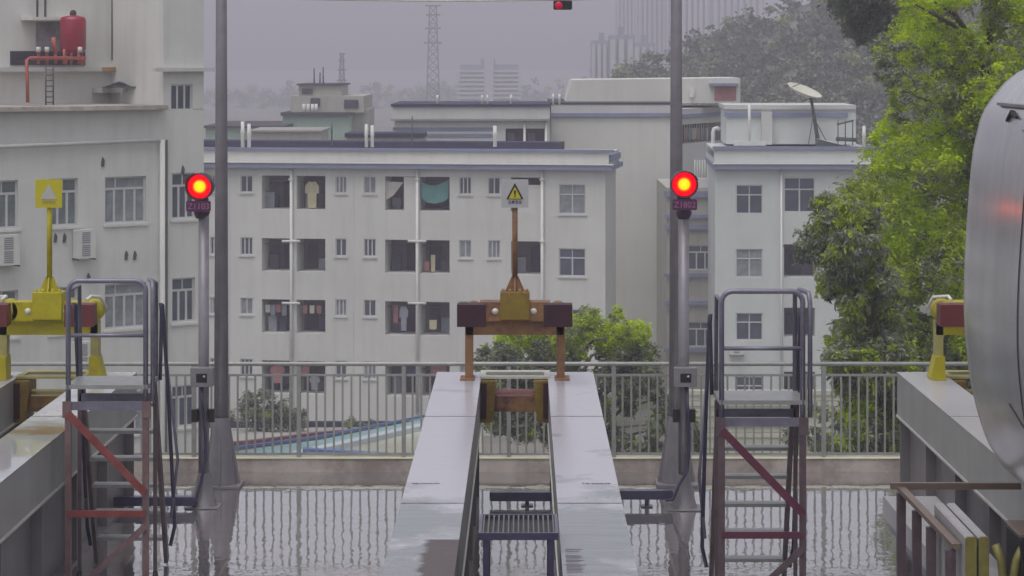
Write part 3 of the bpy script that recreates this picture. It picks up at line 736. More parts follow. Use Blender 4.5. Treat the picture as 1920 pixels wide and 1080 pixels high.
m = MB(); m.tube([(.20,-.27,1.28),(.235,-.3,1.18),(.25,-.3,1.05),(.26,-.28,.9)], .03, 8); m.tube([(.40,-.27,1.28),(.34,-.3,1.18),(.315,-.3,1.05),(.30,-.28,.9)], .03, 8); m.build('jaw', M['olive'], r)
r = empty('dark_cabinet', (3.66, 16.05, 0), 'dark metal cabinet cut off by the bottom right corner', 'cabinet')
m = MB(); m.bbox(-.30,.2,-.2,.3,.01,ZZ(1000,16),.02); m.build('body', M['black'], r, bevel=.01)
m = MB(); m.bbox(-.31,.2,-.21,.3,ZZ(1000,16)+.002,ZZ(997,16)+.01,.004); m.build('lid', M['bar_brown'], r)
m = MB(); m.tube([(-.02,-.22,.2),(-.02,-.22,ZZ(990,16))], .03, 10); m.lathe([(.0,.06),(.045,.03),(.045,-.02),(0,-.03)], (-.02,-.22,ZZ(990,16)), 12); m.build('grab_post', M['brownpaint'], r)

# ================================================================= BUILDINGS
class Bld:
    """A block whose facade is the local plane y=0, u = local x, z = local z; root rotated by ang about Z."""
    def __init__(s, name, px, Y, ang, label, cat='building', group=None):
        s.O = Vector((XX(px, Y), Y, 0)); s.a = ang
        s.r = empty(name, (s.O.x, s.O.y, GZ), label, cat, group, rz=ang)
        s.u = Vector((math.cos(ang), math.sin(ang), 0)); s.n = Vector((-math.sin(ang), math.cos(ang), 0))
    def at(s, px, py, d=0.0):
        """pixel -> (u, z) in root coordinates on the local plane y=d"""
        D = Vector(((px-VX)/F, 1, -(py-VY)/F)); C = Vector((0,0,CH)); o = s.O + s.n*d
        t = (o - C).dot(s.n)/D.dot(s.n); p = C + D*t
        return (p - s.O).dot(s.u), p.z - GZ
    def rect(s, x0, y0, x1, y1, d=0.0):
        u0, _ = s.at(x0, (y0+y1)/2, d); u1, _ = s.at(x1, (y0+y1)/2, d); xm = (x0+x1)/2
        return u0, u1, s.at(xm, y1, d)[1], s.at(xm, y0, d)[1]
def wall_with_holes(mb, u0, u1, z0, z1, holes, depth=.18, y=0.0):
    us = sorted({u0, u1, *[max(u0,min(u1,h[0])) for h in holes], *[max(u0,min(u1,h[1])) for h in holes]})
    zs = sorted({z0, z1, *[h[2] for h in holes], *[h[3] for h in holes]})
    for a, c in zip(us, us[1:]):
        if c-a < 1e-5: continue
        run = None
        for p, q in zip(zs, zs[1:]):
            cx, cz = (a+c)/2, (p+q)/2
            if q-p < 1e-5: continue
            if any(h[0] < cx < h[1] and h[2] < cz < h[3] for h in holes):
                if run: mb.quad((a,y,run[0]),(c,y,run[0]),(c,y,run[1]),(a,y,run[1])); run = None
            else: run = (run[0], q) if run else (p, q)
        if run: mb.quad((a,y,run[0]),(c,y,run[0]),(c,y,run[1]),(a,y,run[1]))
    for h in holes:
        a,c,p,q = h[:4]; d = y+(h[4] if len(h) > 4 else depth)
        mb.quad((a,y,p),(c,y,p),(c,d,p),(a,d,p)); mb.quad((a,y,q),(a,d,q),(c,d,q),(c,y,q))
        mb.quad((a,y,p),(a,d,p),(a,d,q),(a,y,q)); mb.quad((c,y,p),(c,y,q),(c,d,q),(c,d,p))
def window(parent, u0, u1, z0, z1, y=.10, kind='slide', glass='glass', nm='window', bars=2, sl=None):
    """frame mesh (sashes, mullions) with its pane as a child"""
    m = MB(); f = .05; w = u1-u0; h = z1-z0
    y0 = y-.05; y0_ = y0
    m.box(0,f,0,.07,0,h); m.box(w-f,w,0,.07,0,h); m.box(f,w-f,0,.07,0,f); m.box(f,w-f,0,.07,h-f,h)
    if kind == 'small':
        for k in range(1, bars+1): m.box(w*k/(bars+1)-.03, w*k/(bars+1)+.03, .005,.06,f,h-f)
    elif kind == 'transom':
        th = h*.66; m.box(f,w-f,.002,.068,th-.03,th+.03)
        m.box(w/2-.035,w/2+.035,.004,.064,f,th-.03); m.box(w/2-.02,w/2+.02,.004,.064,th+.03,h-f)
    elif kind == 'multi':
        th = h*.74; m.box(f,w-f,.002,.068,th-.035,th+.035)
        for k in (1,2,3): m.box(w*k/4-.035,w*k/4+.035,.004,.064,f,th-.035)
        m.box(w*.28-.02,w*.28+.02,.004,.064,th+.035,h-f)
    elif kind == 'three':
        th = h*.72; m.box(f,w-f,.002,.068,th-.035,th+.035)
        for k in (1,2): m.box(w*k/3-.035,w*k/3+.035,.004,.064,f,th-.035)
        m.box(w*.5-.02,w*.5+.02,.004,.064,th+.035,h-f)
    o = m.build(nm, M['frame'], parent); o.location = (u0, y0, z0)
    g = MB()
    if kind in ('small',):
        g.quad((f,.03,f),(w*.5,.03,f),(w*.5,.03,h-f),(f,.03,h-f)); g.quad((w*.5,.045,f),(w-f,.045,f),(w-f,.045,h-f),(w*.5,.045,h-f))
    else: g.quad((f,.035,f),(w-f,.035,f),(w-f,.035,h-f),(f,.035,h-f))
    g.build('pane', M[glass], o)
    if sl:
        m = MB(); m.box(-.07,w+.07,-y0_-.055,-y0_-.002,-.10,-.03); m.build('sill', sl, o)
    return o
def sill(mb, u0, u1, z, d=.08): mb.box(u0-.06, u1+.06, -d, -.002, z-.09, z-.01)

def garment(bld, px, py, wpx, hpx, mt, label, kind='shirt', d=.25, group=None):
    u0,u1,z0,z1 = bld.rect(px-wpx/2, py, px+wpx/2, py+hpx, d); w=u1-u0; h=z1-z0
    o_ = bld.O + bld.u*(u0) + bld.n*d
    m = MB(); n = 8
    if kind == 'shirt': out = [(0,.55),(0,.82),(.28,1),(.42,.97),(.58,.97),(.72,1),(1,.82),(1,.55),(.82,.55),(.80,0),(.2,0),(.18,.55)]
    elif kind == 'trousers': out = [(.2,1),(.8,1),(1,0),(.62,0),(.5,.6),(.38,0),(0,0)]
    elif kind == 'tri': out = [(0,1),(1,.95),(.45,.25),(0,0)]
    elif kind == 'sheet': out = [(0,1),(.1,.84),(.3,.76),(.5,.74),(.75,.83),(1,1),(.97,.22),(.8,.08),(.5,.0),(.2,.06),(.04,.25)]
    else: out = [(0,1),(1,1),(.97,.06),(.5,0),(.02,.05)]
    m.prism([(a*w, c*h) for a,c in out], 0, .03)
    o = m.build('hanging_cloth', mt, loc=(o_.x, o_.y, GZ+z0)); o.rotation_euler.z = bld.a
    tag(o, label, 'laundry', group or 'washing hung in the balconies'); return o

ANG_A = -math.atan2(3.1, 19.6)
# ---- apartment block A -------------------------------------------------
A = Bld('apartment_block', 384, 114.3, ANG_A, 'long pale four storey apartment block with open balconies behind the railing')
def UA(px, py=400): return A.at(px, py)[0]
uL, uR = UA(384)-12, UA(1135)
zroof = A.at(760, 279)[1]; zc1 = A.at(760,316)[1]
smallx = [(451,474),(629,650),(682,705),(861,884),(915,938)]
rows_s = [(330,362),(447,480),(561,592),(676,709)]
balx = [(491,544),(556,610),(722,780),(787,843),(958,1016)]
rows_b = [(330,393),(448,510),(563,626),(678,740)]
bigx = (1048,1098); rows_big = [(346,401),(466,518),(580,632),(696,748)]
def shiftrow(px): return 0
holes = []; wins = []; balcs = []
def rrect(x0,x1,row,refx=760):
    # rows measured around x=500..850, heights constant on the wall
    zt = A.at(refx,row[0])[1]; zb = A.at(refx,row[1])[1]
    return UA(x0), UA(x1), zb, zt
for ri,row in enumerate(rows_s):
    for x0,x1 in smallx + [(394,407)]:
        h = rrect(x0,x1,row, 620); holes.append(h); wins.append((h, ri))
for ri,row in enumerate(rows_b):
    for bi,(x0,x1) in enumerate(balx):
        h = rrect(x0,x1,row, 620); holes.append((*h, 1.5)); balcs.append((h, ri, bi))
bigs = []
for row in rows_big:
    h = rrect(*bigx,row, 1070); holes.append(h); bigs.append(h)
m = MB(); wall_with_holes(m, uL, uR, 0, zc1, holes)
m.quad((uR,0,0),(uR,4.2,0),(uR,4.2,zc1),(uR,0,zc1)); m.quad((uL,4.2,0),(uL,4.2,zc1),(uR,4.2,zc1),(uR,4.2,0)); m.quad((uL,0,0),(uL,0,zc1),(uL,4.2,zc1),(uL,4.2,0))
aw = m.build('wall', M['wall'], A.r)
m = MB(); m.box(uL-.3,uR+.16,-.02,4.2,zc1+.24,zroof-.12); m.build('parapet', M['wall'], A.r)
m = MB(); m.box(uL-.3,uR+.36,-.40,4.3,zc1-.0,zc1+.235); m.build('cornice', M['band'], A.r)
m = MB(); m.box(uL-.3,uR+.42,-.45,-.05,zc1+.238,zc1+.29); m.build('gutter', M['pipe'], A.r)
m = MB(); m.box(uL-.3,uR+.40,-.12,.12,zroof-.12,zroof+.02); m.box(uL-.3,uR+.25,.125,4.2,zroof-.55,zroof-.25); m.build('coping', M['band'], A.r)
m = MB(); m.box(uL,UA(1036),2.2,4.1,zroof-.248,zroof+.26); m.build('roof_covering', M['band_dark'], A.r)
m = MB(); zf = zroof
for px in (620,):
    pass
glz = ['glass','glass_pale','glass','glass_pale','glass']
for i,(h,ri) in enumerate(wins):
    window(A.r, *h, kind='small', glass=glz[(i*3+ri)%5], bars=1+(i*7+ri)%2, sl=M['wall_grey'])
for i,h in enumerate(bigs):
    window(A.r, *h, kind='transom', glass=['glass_pale','glass','glass','glass'][i], sl=M['wall_grey'])
# balcony recesses, each a part with door, washbasin wall etc.
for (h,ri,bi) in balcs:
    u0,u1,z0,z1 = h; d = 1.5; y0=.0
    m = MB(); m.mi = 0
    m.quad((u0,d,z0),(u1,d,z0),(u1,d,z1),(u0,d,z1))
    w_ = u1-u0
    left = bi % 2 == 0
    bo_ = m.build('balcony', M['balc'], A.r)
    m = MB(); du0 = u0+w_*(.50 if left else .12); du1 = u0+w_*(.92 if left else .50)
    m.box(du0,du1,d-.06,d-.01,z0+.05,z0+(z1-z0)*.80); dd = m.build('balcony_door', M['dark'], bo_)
    m = MB(); 
    m.box(u0+(.12 if left else w_*.58),u0+(w_*.36 if left else w_-.12),d-.40,d-.05,z0+.02,z0+.55+.2*((ri+bi)%2)); m.build('low_cupboard', M[['navy_cloth','balc','grey_cloth'][(ri+bi)%3]], bo_)
    m = MB(); m.tube([(u0+.05,.3,z1-.28),(u1-.05,.3,z1-.28)], .015, 6); m.build('drying_rail', M['dark_pipe'], bo_)
# side screen in top row
u0,u1,z0,z1 = A.rect(757,333,781,394); m = MB(); m.box(u0,u1-.05,.03,.09,z0-.02,z1+.02); m.build('balcony_screen', M['wall'], A.r)
u0,u1,z0,z1 = A.rect(958,337,1016,390); m = MB(); m.box(u0+.15,u1+.02,.03,.09,z0-.2,z1-.25); m.build('balcony_screen', M['wall'], A.r)
# downpipes
for px in (547,783,1017):
    m = MB(); u = UA(px); m.tube([(u,-.10,1.0),(u,-.10,zc1-.02)], .075, 10)
    for zz_ in (A.at(px,336)[1],A.at(px,452)[1],A.at(px,568)[1]): m.box(u-.12,u+.12,-.20,-.005,zz_-.04,zz_+.04)
    m.build('downpipe', M['pipe'], A.r)
for px in (547,783):
    for py in (452,568,682):
        zz_ = A.at(px,py)[1]; m = MB(); u = UA(px); m.tube([(u-.45,-.13,zz_),(u+.45,-.13,zz_)], .06, 8); m.build('drain_branch', M['pipe'], A.r)
m = MB(); u = UA(663); m.box(u-.02,u+.02,-.012,-.002,0,zc1-.3); u = UA(431); m.box(u-.02,u+.02,-.012,-.002,0,zc1-.3); m.build('wall_joint', M['wall_grey'], A.r)
# rooftop vents on A
def roofpipe(bld, px, py0, py1, r_, mt, label, d=1.0, cane=False, grp='rooftop vent pipes'):
    u, z0 = bld.at(px, py1, d); _, z1 = bld.at(px, py0, d)
    p = bld.O + bld.u*u + bld.n*d
    m = MB()
    if cane: m.tube([(0,0,0),(0,0,z1-z0-.2),(.05,0,z1-z0-.05),(.2,0,z1-z0),(.35,0,z1-z0-.08)], r_, 8)
    else:
        m.tube([(0,0,0),(0,0,z1-z0)], r_, 8); m.lathe([(r_*1.3,.0),(r_*1.3,.12)], (0,0,(z1-z0)*.55), 8)
    o = m.build('vent_pipe', mt, loc=(p.x,p.y,GZ+z0)); tag(o, label, 'vent pipe', grp); return o
roofpipe(A,455,228,276,.09,M['pipe'],'left white pipe of the pair on the apartment roof by the left mast')
roofpipe(A,467,232,276,.09,M['pipe'],'right white pipe of the pair on the apartment roof by the left mast')
roofpipe(A,687,233,276,.08,M['pipe'],'left pipe of the white pair above the middle of the long roof')
roofpipe(A,698,235,276,.08,M['pipe'],'right pipe of the white pair above the middle of the long roof')
roofpipe(A,622,230,272,.04,M['dark_pipe'],'thin dark rod with a small box standing on the apartment roof', grp='thin dark roof rods')
roofpipe(A,773,218,274,.03,M['dark_pipe'],'thin dark rod on the roof in front of the striped rear block', grp='thin dark roof rods')
roofpipe(A,928,236,275,.09,M['pipe'],'single white pipe in front of the rear block beside its dark windows')

# laundry
G = 'washing hung in the balconies'
garment(A,585,340,26,50,M['cream'],'cream jacket hanging in the top row balcony behind the left downpipe','shirt')
garment(A,578,352,10,38,M['grey_cloth'],'grey trousers beside the cream jacket in the top row balcony','trousers',d=.6)
garment(A,506,360,18,32,M['grey_cloth'],'greyish towel in the leftmost top row balcony','towel',d=.6)
garment(A,739,340,34,36,M['white_cloth'],'white cloth slung diagonally in the top row balcony left of the teal sheet','tri')
o = garment(A,815,336,54,46,M['teal'],'large sagging teal sheet covering a top row balcony','sheet',d=.12)
o.name = 'teal_sheet'
for i,(px,mt) in enumerate(((502,'white_cloth'),(512,'grey_cloth'),(522,'pink_cloth'),(533,'grey_cloth'))):
    garment(A,px,570,9,16+6*(i%2),M[mt],['small white towel at the left of the third row left balcony','small grey cloth second in the third row left balcony','small pink cloth third in the third row left balcony','small grey cloth last in the third row left balcony'][i],'towel',d=.3)
garment(A,511,592,16,30,M['grey_cloth'],'long grey garment low in the third row left balcony','towel',d=.5)
garment(A,530,590,20,32,M['navy_cloth'],'dark navy garment low in the third row left balcony','shirt',d=.6)
for i,px in enumerate((572,585,598)):
    garment(A,px,572,9,16,M['pink_cloth' if i!=1 else 'white_cloth'],['pink cloth at the left of the third row balcony beside the left downpipe','pale cloth in the middle of the third row balcony beside the left downpipe','pink cloth at the right of the third row balcony beside the left downpipe'][i],'towel',d=.3)
garment(A,757,574,16,46,M['grey_cloth'],'pale blue grey shirt in the third row balcony left of the second downpipe','shirt',d=.2)
garment(A,742,572,9,34,M['pink_cloth'],'narrow pink cloth in the third row balcony left of the second downpipe','towel',d=.4)
garment(A,812,600,14,18,M['cream'],'small cream bundle on the third row balcony ledge right of the second downpipe','towel',d=.2)
garment(A,520,684,26,34,M['pink_cloth'],'pink shirt just above the railing in the bottom row left balcony','shirt',d=.2)
garment(A,535,690,12,30,M['navy_cloth'],'navy cloth beside the pink shirt in the bottom row','towel',d=.5)
garment(A,572,684,16,22,M['pink_cloth'],'pink cloth in the bottom row balcony right of the left downpipe','towel',d=.3)
garment(A,590,705,20,26,M['grey_cloth'],'grey shirt seen through the railing in the bottom row','shirt',d=.3)
garment(A,768,684,24,20,M['navy_cloth'],'dark cloth in the bottom row balcony left of the second downpipe','towel',d=.3)
garment(A,822,684,30,20,M['pink_cloth'],'reddish cloth at the bottom row near the middle beam','towel',d=.3)
garment(A,800,490,10,18,M['pink_cloth'],'small pink cloth in the second row balcony right of the second downpipe','towel',d=.5)
garment(A,812,478,8,32,M['cream'],'narrow cream cloth in the second row balcony right of the second downpipe','towel',d=.4)

def ac(bld, px0, py0, px1, py1, label, d=0, par=None):
    u0,u1,z0,z1 = bld.rect(px0,py0,px1,py1,d-.15); p = bld.O + bld.u*u0 + bld.n*(d-.002)
    r = empty('ac_unit', (p.x,p.y,GZ+z0), label, 'air conditioner', 'air conditioners on the walls', rz=bld.a)
    w_, h_ = u1-u0, z1-z0
    m = MB(); m.bbox(.04,w_-.04,-.36,-.10,.05,h_,.02); m.build('casing', M['ac'], r)
    m = MB(); 
    for k in range(12): m.box(w_*.30,w_*.68,-.368,-.3605,.12+(h_-.2)*k/12+(.03 if k>=6 else 0),.12+(h_-.2)*k/12+(h_-.2)/18+(.03 if k>=6 else 0))
    m.build('grille', M['grille'], r)
    m = MB(); m.box(.05,.09,-.40,0,.0,.045); m.box(w_-.09,w_-.05,-.40,0,.0,.045); m.build('bracket', M['dark_pipe'], r)
    return r

# ---- block C on the right ----------------------------------------------
C_ = Bld('corner_apartment_block', 1341, 111.0, R(-2), 'pale greenish apartment block with a satellite dish on its roof, behind the big tree')
def UC(px): return C_.at(px, 400)[0]
cu1 = C_.at(1640,400)[0]
zr = C_.at(1480,277)[1]; zc = C_.at(1480,317)[1]
hs_=[]; cw=[]
for i,(y0,y1) in enumerate(((347,401),(467,520),(587,638),(706,758))):
    h = C_.rect(1380,y0,1430,y1); hs_.append(h); cw.append((h,'transom',['glass','glass_pale','glass','glass'][i]))
for i,(y0,y1) in enumerate(((333,398),(458,520),(577,632),(697,755))):
    h = C_.rect(1470,y0,1528,y1)
    if i==0: hs_.append(h); cw.append((h,'transom','glass'))
    else: hs_.append((*h,1.3))
for (y0,y1) in ((333,390),(458,515)):
    h = C_.rect(1585,y0,1630,y1); hs_.append(h); cw.append((h,'transom','glass'))
m = MB(); wall_with_holes(m, 0, cu1, 0, zc, hs_); m.quad((0,0,0),(0,0,zc),(0,9,zc),(0,9,0)); m.quad((cu1,0,0),(cu1,9,0),(cu1,9,zc),(cu1,0,zc)); m.build('wall', M['wall_cyan'], C_.r)
m = MB(); m.box(-.05,cu1,-.02,9,zc+.24,zr-.1); m.build('parapet', M['wall_cyan'], C_.r)
m = MB(); m.box(-.12,cu1,-.35,8,zc,zc+.235); m.build('cornice', M['band'], C_.r)
m = MB(); m.box(-.12,cu1,-.40,-.05,zc+.238,zc+.28); m.build('gutter', M['pipe'], C_.r)
m = MB(); m.box(-.12,cu1,-.12,.15,zr-.1,zr+.06); m.box(-.05,cu1,.155,9.1,zr-.5,zr-.2); m.build('coping', M['band'], C_.r)
for h,k,g in cw: window(C_.r,*h,kind=k,glass=g)
for i,(y0,y1) in enumerate(((458,520),(577,632),(697,755))):
    u0,u1,z0,z1 = C_.rect(1470,y0,1528,y1); m = MB(); m.quad((u0,1.3,z0),(u1,1.3,z0),(u1,1.3,z1),(u0,1.3,z1)); bb = m.build('balcony', M['balc'], C_.r)
    m = MB(); m.box(u0+.2,u0+.9,1.24,1.29,z0,z1-.4); m.build('balcony_door', M['dark'], bb)
m = MB(); u=UC(1465); m.tube([(u,-.08,.5),(u,-.08,zc-.02)], .055, 8); m.build('downpipe', M['pipe'], C_.r)
# upper block on C's roof
u0,u1,z0,z1 = C_.rect(1362,205,1628,277,3.0)
m = MB(); m.box(u0,u1-.6,3.0,8.6,zr+.06,z1); m.build('roof_block', M['wall_cyan'], C_.r)
z2 = C_.at(1480,211,2.9)[1]; z3 = C_.at(1480,219,2.9)[1]
m = MB(); m.box(u0-.1,u1-1.0,2.88,2.995,z3,z2); m.build('roof_block_band', M['band'], C_.r)
z4 = C_.at(1480,197,3.0)[1]; m = MB(); m.box(u0-.1,u1-.6,2.9,8.7,z1+.002,z4); m.build('roof_block_parapet', M['wall_grey'], C_.r)
u0,u1,z0,z1 = C_.rect(1428,210,1448,275,2.4); m = MB(); m.box(u0,u1,2.4,2.995,zr+.06,z1); m.build('roof_pier', M['wall_grey'], C_.r)
m = MB(); u0,u1,z0,z1 = C_.rect(1376,267,1436,272,1.0); m.box(u0,u1,.9,1.4,zr+.06,zr+.26); m.build('roof_kerb', M['wall'], C_.r)
roofpipe(C_,1405,193,270,.07,M['pipe'],'tall white pipe standing on the roof left of the satellite dish',d=1.2)
roofpipe(C_,1620,236,276,.08,M['pipe'],'short white post at the right end of the roof with the dish',d=.8)
# skylight box
u,z = C_.at(1535,277,.5); p = C_.O + C_.u*u + C_.n*.5
r = empty('skylight_box', (p.x,p.y,GZ+zr+.06), 'white slanted panel box on the roof under the satellite dish', 'skylight')
m = MB(); m.prism([(0,0),(1.1,0),(1.2,.02),(.05,.32),(-.02,.3)], 0, 1.2); m.build('frame', M['dark_pipe'], r)
m = MB(); m.add([(.0,-.02,.32),(1.25,-.02,.03),(1.25,1.25,.05),(.0,1.25,.34)],[(0,1,2,3)]); m.add([(.0,-.02,.30),(1.25,-.02,.01),(1.25,1.25,.03),(.0,1.25,.32)],[(3,2,1,0)]); m.build('panel', M['pipe'], r)
# dish
u,z = C_.at(1535,272,1.8); p = C_.O + C_.u*u + C_.n*1.8
r = empty('satellite_dish', (p.x,p.y,GZ+zr+.05), 'white satellite dish on a leaning mast on the right hand roof', 'satellite dish')
s_ = F/p.y
top = Vector(((1520-1535)/s_,-.1,(272-182)/s_))
m = MB(); m.tube([(0,0,0),top], .11, 8, r1=.07)
m.tube([(-.5,0,0),(top.x*.7,0,top.z*.6)], .02, 6); m.tube([(.5,.2,0),(top.x*.7,0,top.z*.6)], .02, 6); m.build('mast', M['dark_pipe'], r)
dm = MB(); dm.smooth=True; prof = [(0.02,-.16),(.3,-.13),(.55,-.05),(.86,.10)]; dm.lathe(prof, (0,0,0), 28)
dm.lathe([(.86,.10),(.88,.12),(.86,.13),(.55,-.02),(.3,-.10),(.02,-.13)], (0,0,0), 28)
do = dm.build('reflector', M['dish'], r); do.location = top + Vector((-.35,-.1,.25)); do.rotation_euler = (R(14), R(20), 0)
m = MB(); m.tube([(-.6,0,.05),(-.1,0,.55)], .02, 6); m.lathe([(.05,0),(.05,.1)], (-.1,0,.55), 8); fo = m.build('feed_arm', M['dark_pipe'], r); fo.location = do.location; fo.rotation_euler = do.rotation_euler
ac(C_,1366,651,1396,666,'small air conditioner under the third right hand window, above the railing')
# dark shrub-like roof frame
u,z = C_.at(1585,272,1.5); p = C_.O + C_.u*u + C_.n*1.5
r = empty('roof_frame', (p.x,p.y,GZ+zr+.06), 'dark pipe frame standing on the roof right of the dish', 'pipe frame')
m = MB()
for x in (-.35,.0,.35): m.tube([(x,0,0),(x,0,1.2)], .03, 6)
m.tube([(-.4,0,1.0),(.4,0,1.2)], .05, 6); m.tube([(-.4,.3,.3),(.6,.3,.25)], .10, 8); m.build('pipes', M['dark_pipe'], r)

# ---- linking block D between -------------------------------------------
D_ = Bld('linking_stair_block', 1250, 119.0, 0.0, 'recessed grey linking block with blue bands behind the right signal post')
u1 = D_.at(1345,500)[0]+2; zt = D_.at(1300,352)[1]
wh = [D_.rect(1290,460,1338,506), D_.rect(1290,604,1338,650)]
m = MB(); wall_with_holes(m, 0, u1, 0, zt, wh); m.quad((0,0,zt),(u1,0,zt),(u1,9,zt),(0,9,zt)); m.quad((0,0,0),(0,0,zt),(0,9,zt),(0,9,0)); m.build('wall', M['wall_tan'], D_.r)
for h in wh: window(D_.r,*h,kind='three',glass='glass')
m = MB()
for (a,c) in ((358,370),(402,409),(422,430),(512,519),(564,572),(652,660)):
    zb,z_t = D_.at(1300,c)[1], D_.at(1300,a)[1]; m.box(-.12,u1,-.15,-.002,zb,z_t)
m.build('bands', M['band'], D_.r)
roofpipe(D_,1337,240,350,.10,M['pipe'],'white cane shaped vent pipe in front of the barred windows',d=.4,cane=True)
u0,u1_,z0,z1 = D_.rect(1306,337,1330,354,-.0); 
r = empty('roof_clutter', (XX(1306,119.2),119.4,GZ+zt), 'pale tank box on the linking block beside the right signal', 'tank box')
m = MB(); m.box(0,.65,0,.6,.003,.45); m.build('box', M['ac'], r)
m = MB(); 
for k in range(6): m.tube([(.0+k*.13,1.0,0),(.0+k*.13,1.0,1.35)], .025, 6)
m.build('rods', M['pipe'], r)

# ---- block B behind ----------------------------------------------------
B_ = Bld('rear_block', 1033, 130.0, 0.0, 'tall grey block rising behind the apartments with a rooftop room')
bu1 = B_.at(1262,300)[0]; bzt = B_.at(1150,196)[1]
bz2 = B_.at(1150,219)[1]; bz1 = B_.at(1150,212)[1]
m = MB(); m.box(0,bu1,0,14,0,bz2); m.build('wall', M['wall_side'], B_.r)
m = MB(); m.box(-.1,bu1+.1,-.15,14.1,bz2+.002,bz1); m.build('cornice', M['band'], B_.r)
m = MB(); m.box(0,bu1,0,14,bz1+.002,bzt); m.build('parapet', M['wall_grey'], B_.r)
m = MB(); m.box(-.05,bu1+.03,-.03,14.03,bzt+.002,bzt+.10); m.build('coping', M['felt'], B_.r)
u0,u1,z0,z1 = B_.rect(1060,146,1388,196,4.0)
m = MB(); m.prism([(u0,bzt),(u1,bzt),(u1,z1),(u0+.4,z1-.12)], 4.0, 12); m.build('rooftop_room', M['wall_side'], B_.r)
m = MB(); a,c,z0,z1 = B_.rect(1340,156,1380,188,3.98); m.box(a,c,3.95,3.995,z0,z1-.2); m.build('rooftop_door', M['pink_cloth'], B_.r)
m = MB(); m.box(a-.3,c+.1,3.6,4.0,z1-.15,z1); m.build('rooftop_canopy', M['band'], B_.r)
m = MB(); a,c,z0,z1 = B_.rect(1293,168,1301,182,3.9); m.box(a,c,3.7,3.99,z0,z1); m.build('meter_box', M['pipe'], B_.r)
# side wing receding right with barred opening
E_ = Bld('side_wing', 1262, 130.05, math.atan2(8, XX(1365,138)-XX(1262,130)), 'receding side wing with a barred laundry opening beside the right mast')
eu = E_.at(1372,300)[0]; et = E_.at(1262,205)[1]
oh = E_.rect(1276,236,1362,264); a0 = E_.at(1276,234)[1]; a1 = E_.at(1276,270)[1]
oh = (oh[0], oh[1], a1, a0, 1.2)
m = MB(); wall_with_holes(m, .02, eu+3, 0, et, [oh]); m.quad((.02,0,et),(eu+3,0,et),(eu+3,5,et),(.02,5,et)); m.build('wall', M['wall_grey'], E_.r)
m = MB(); m.quad((oh[0],1.2,oh[2]),(oh[1],1.2,oh[2]),(oh[1],1.2,oh[3]),(oh[0],1.2,oh[3])); oo = m.build('opening_back', M['dark'], E_.r)
m = MB(); k = oh[0]
while k < oh[1]: m.tube([(k,.05,oh[2]),(k,.05,oh[3])], .03, 5); k += .38
m.build('opening_bars', M['rail'], E_.r)
zb = E_.at(1262,217)[1]; m = MB(); m.box(.02,eu+3,-.12,-.002,zb-.15,zb+.05); m.build('band', M['band'], E_.r)
for i in range(7):
    garment(E_, 1286+i*8, 240, 6, 22, M[['pink_cloth','grey_cloth','white_cloth'][i%3]], 'small cloth among the washing behind the bars of the side wing', 'towel', d=.3, group='washing behind the side wing bars')
# left lower wing of rear block
H_ = Bld('striped_rear_wing', 740, 127.0, 0.0, 'low striped rear wing with two dark windows above the long apartment roof')
hu = H_.at(1031,230)[0]; ht = H_.at(880,200)[1]
whs = [H_.rect(948,241,981,272), H_.rect(986,241,1021,272)]
hz1 = H_.at(880,226)[1]
m = MB(); wall_with_holes(m, 0, hu, 0, hz1, whs, .5); m.quad((0,0,0),(0,0,hz1),(0,9,hz1),(0,9,0)); m.build('wall', M['wall'], H_.r)
m = MB(); m.box(-.1,hu,-.05,9,hz1+.10,ht); m.build('parapet', M['wall_grey'], H_.r)
m = MB(); m.box(-.2,hu,-.35,9,hz1,hz1+.098); m.build('ledge', M['rail'], H_.r)
m = MB(); m.box(-.2,hu,-.15,9.1,ht+.002,ht+.14); m.build('coping', M['band_dark'], H_.r)
m = MB()
for py in (241,253): zc_ = H_.at(800,py)[1]; m.box(-.1,H_.at(924,py)[0],-.06,-.002,zc_-.11,zc_+.06)
m.build('bands', M['band'], H_.r)
for h in whs:
    m = MB(); m.quad((h[0],.48,h[2]),(h[1],.48,h[2]),(h[1],.48,h[3]),(h[0],.48,h[3])); wo = m.build('window', M['dark'], H_.r)
    m = MB(); w3 = (h[1]-h[0]); m.box(h[0]+w3*.1,h[0]+w3*.5,.40,.46,h[2]+.1,h[3]-.25); m.build('shutter', M['balc'], wo)
for px in (983.5,1024):
    m = MB(); u = H_.at(px,250)[0]; m.tube([(u,-.09,0),(u,-.09,hz1)], .07, 8); m.build('downpipe', M['pipe'], H_.r)
for i,px in enumerate((820,904,914,958,1037,1049)):
    roofpipe(H_,px,178 if px<1000 else 176,197,.06,M['pipe'],'short white stub pipe along the top of the striped rear wing',d=.5,grp='stub pipes on the rear wing roof')
# low blue roof strip in front of H left
m = MB(); 
r = empty('low_roof_strip', (XX(650,122),122,GZ), 'low blue edged roof strip just above the apartment roof', 'roof')
m = MB(); m.box(0,XX(742,122)-XX(650,122)+1.5,0,3,ZZ(300,122)-GZ,ZZ(258,122)-GZ); m.build('wall', M['wall_tan'], r)
m = MB(); m.box(-.1,XX(742,122)-XX(650,122)+1.5,-.1,3,ZZ(258,122)-GZ+.002,ZZ(250,122)-GZ); m.build('coping', M['band_dark'], r)

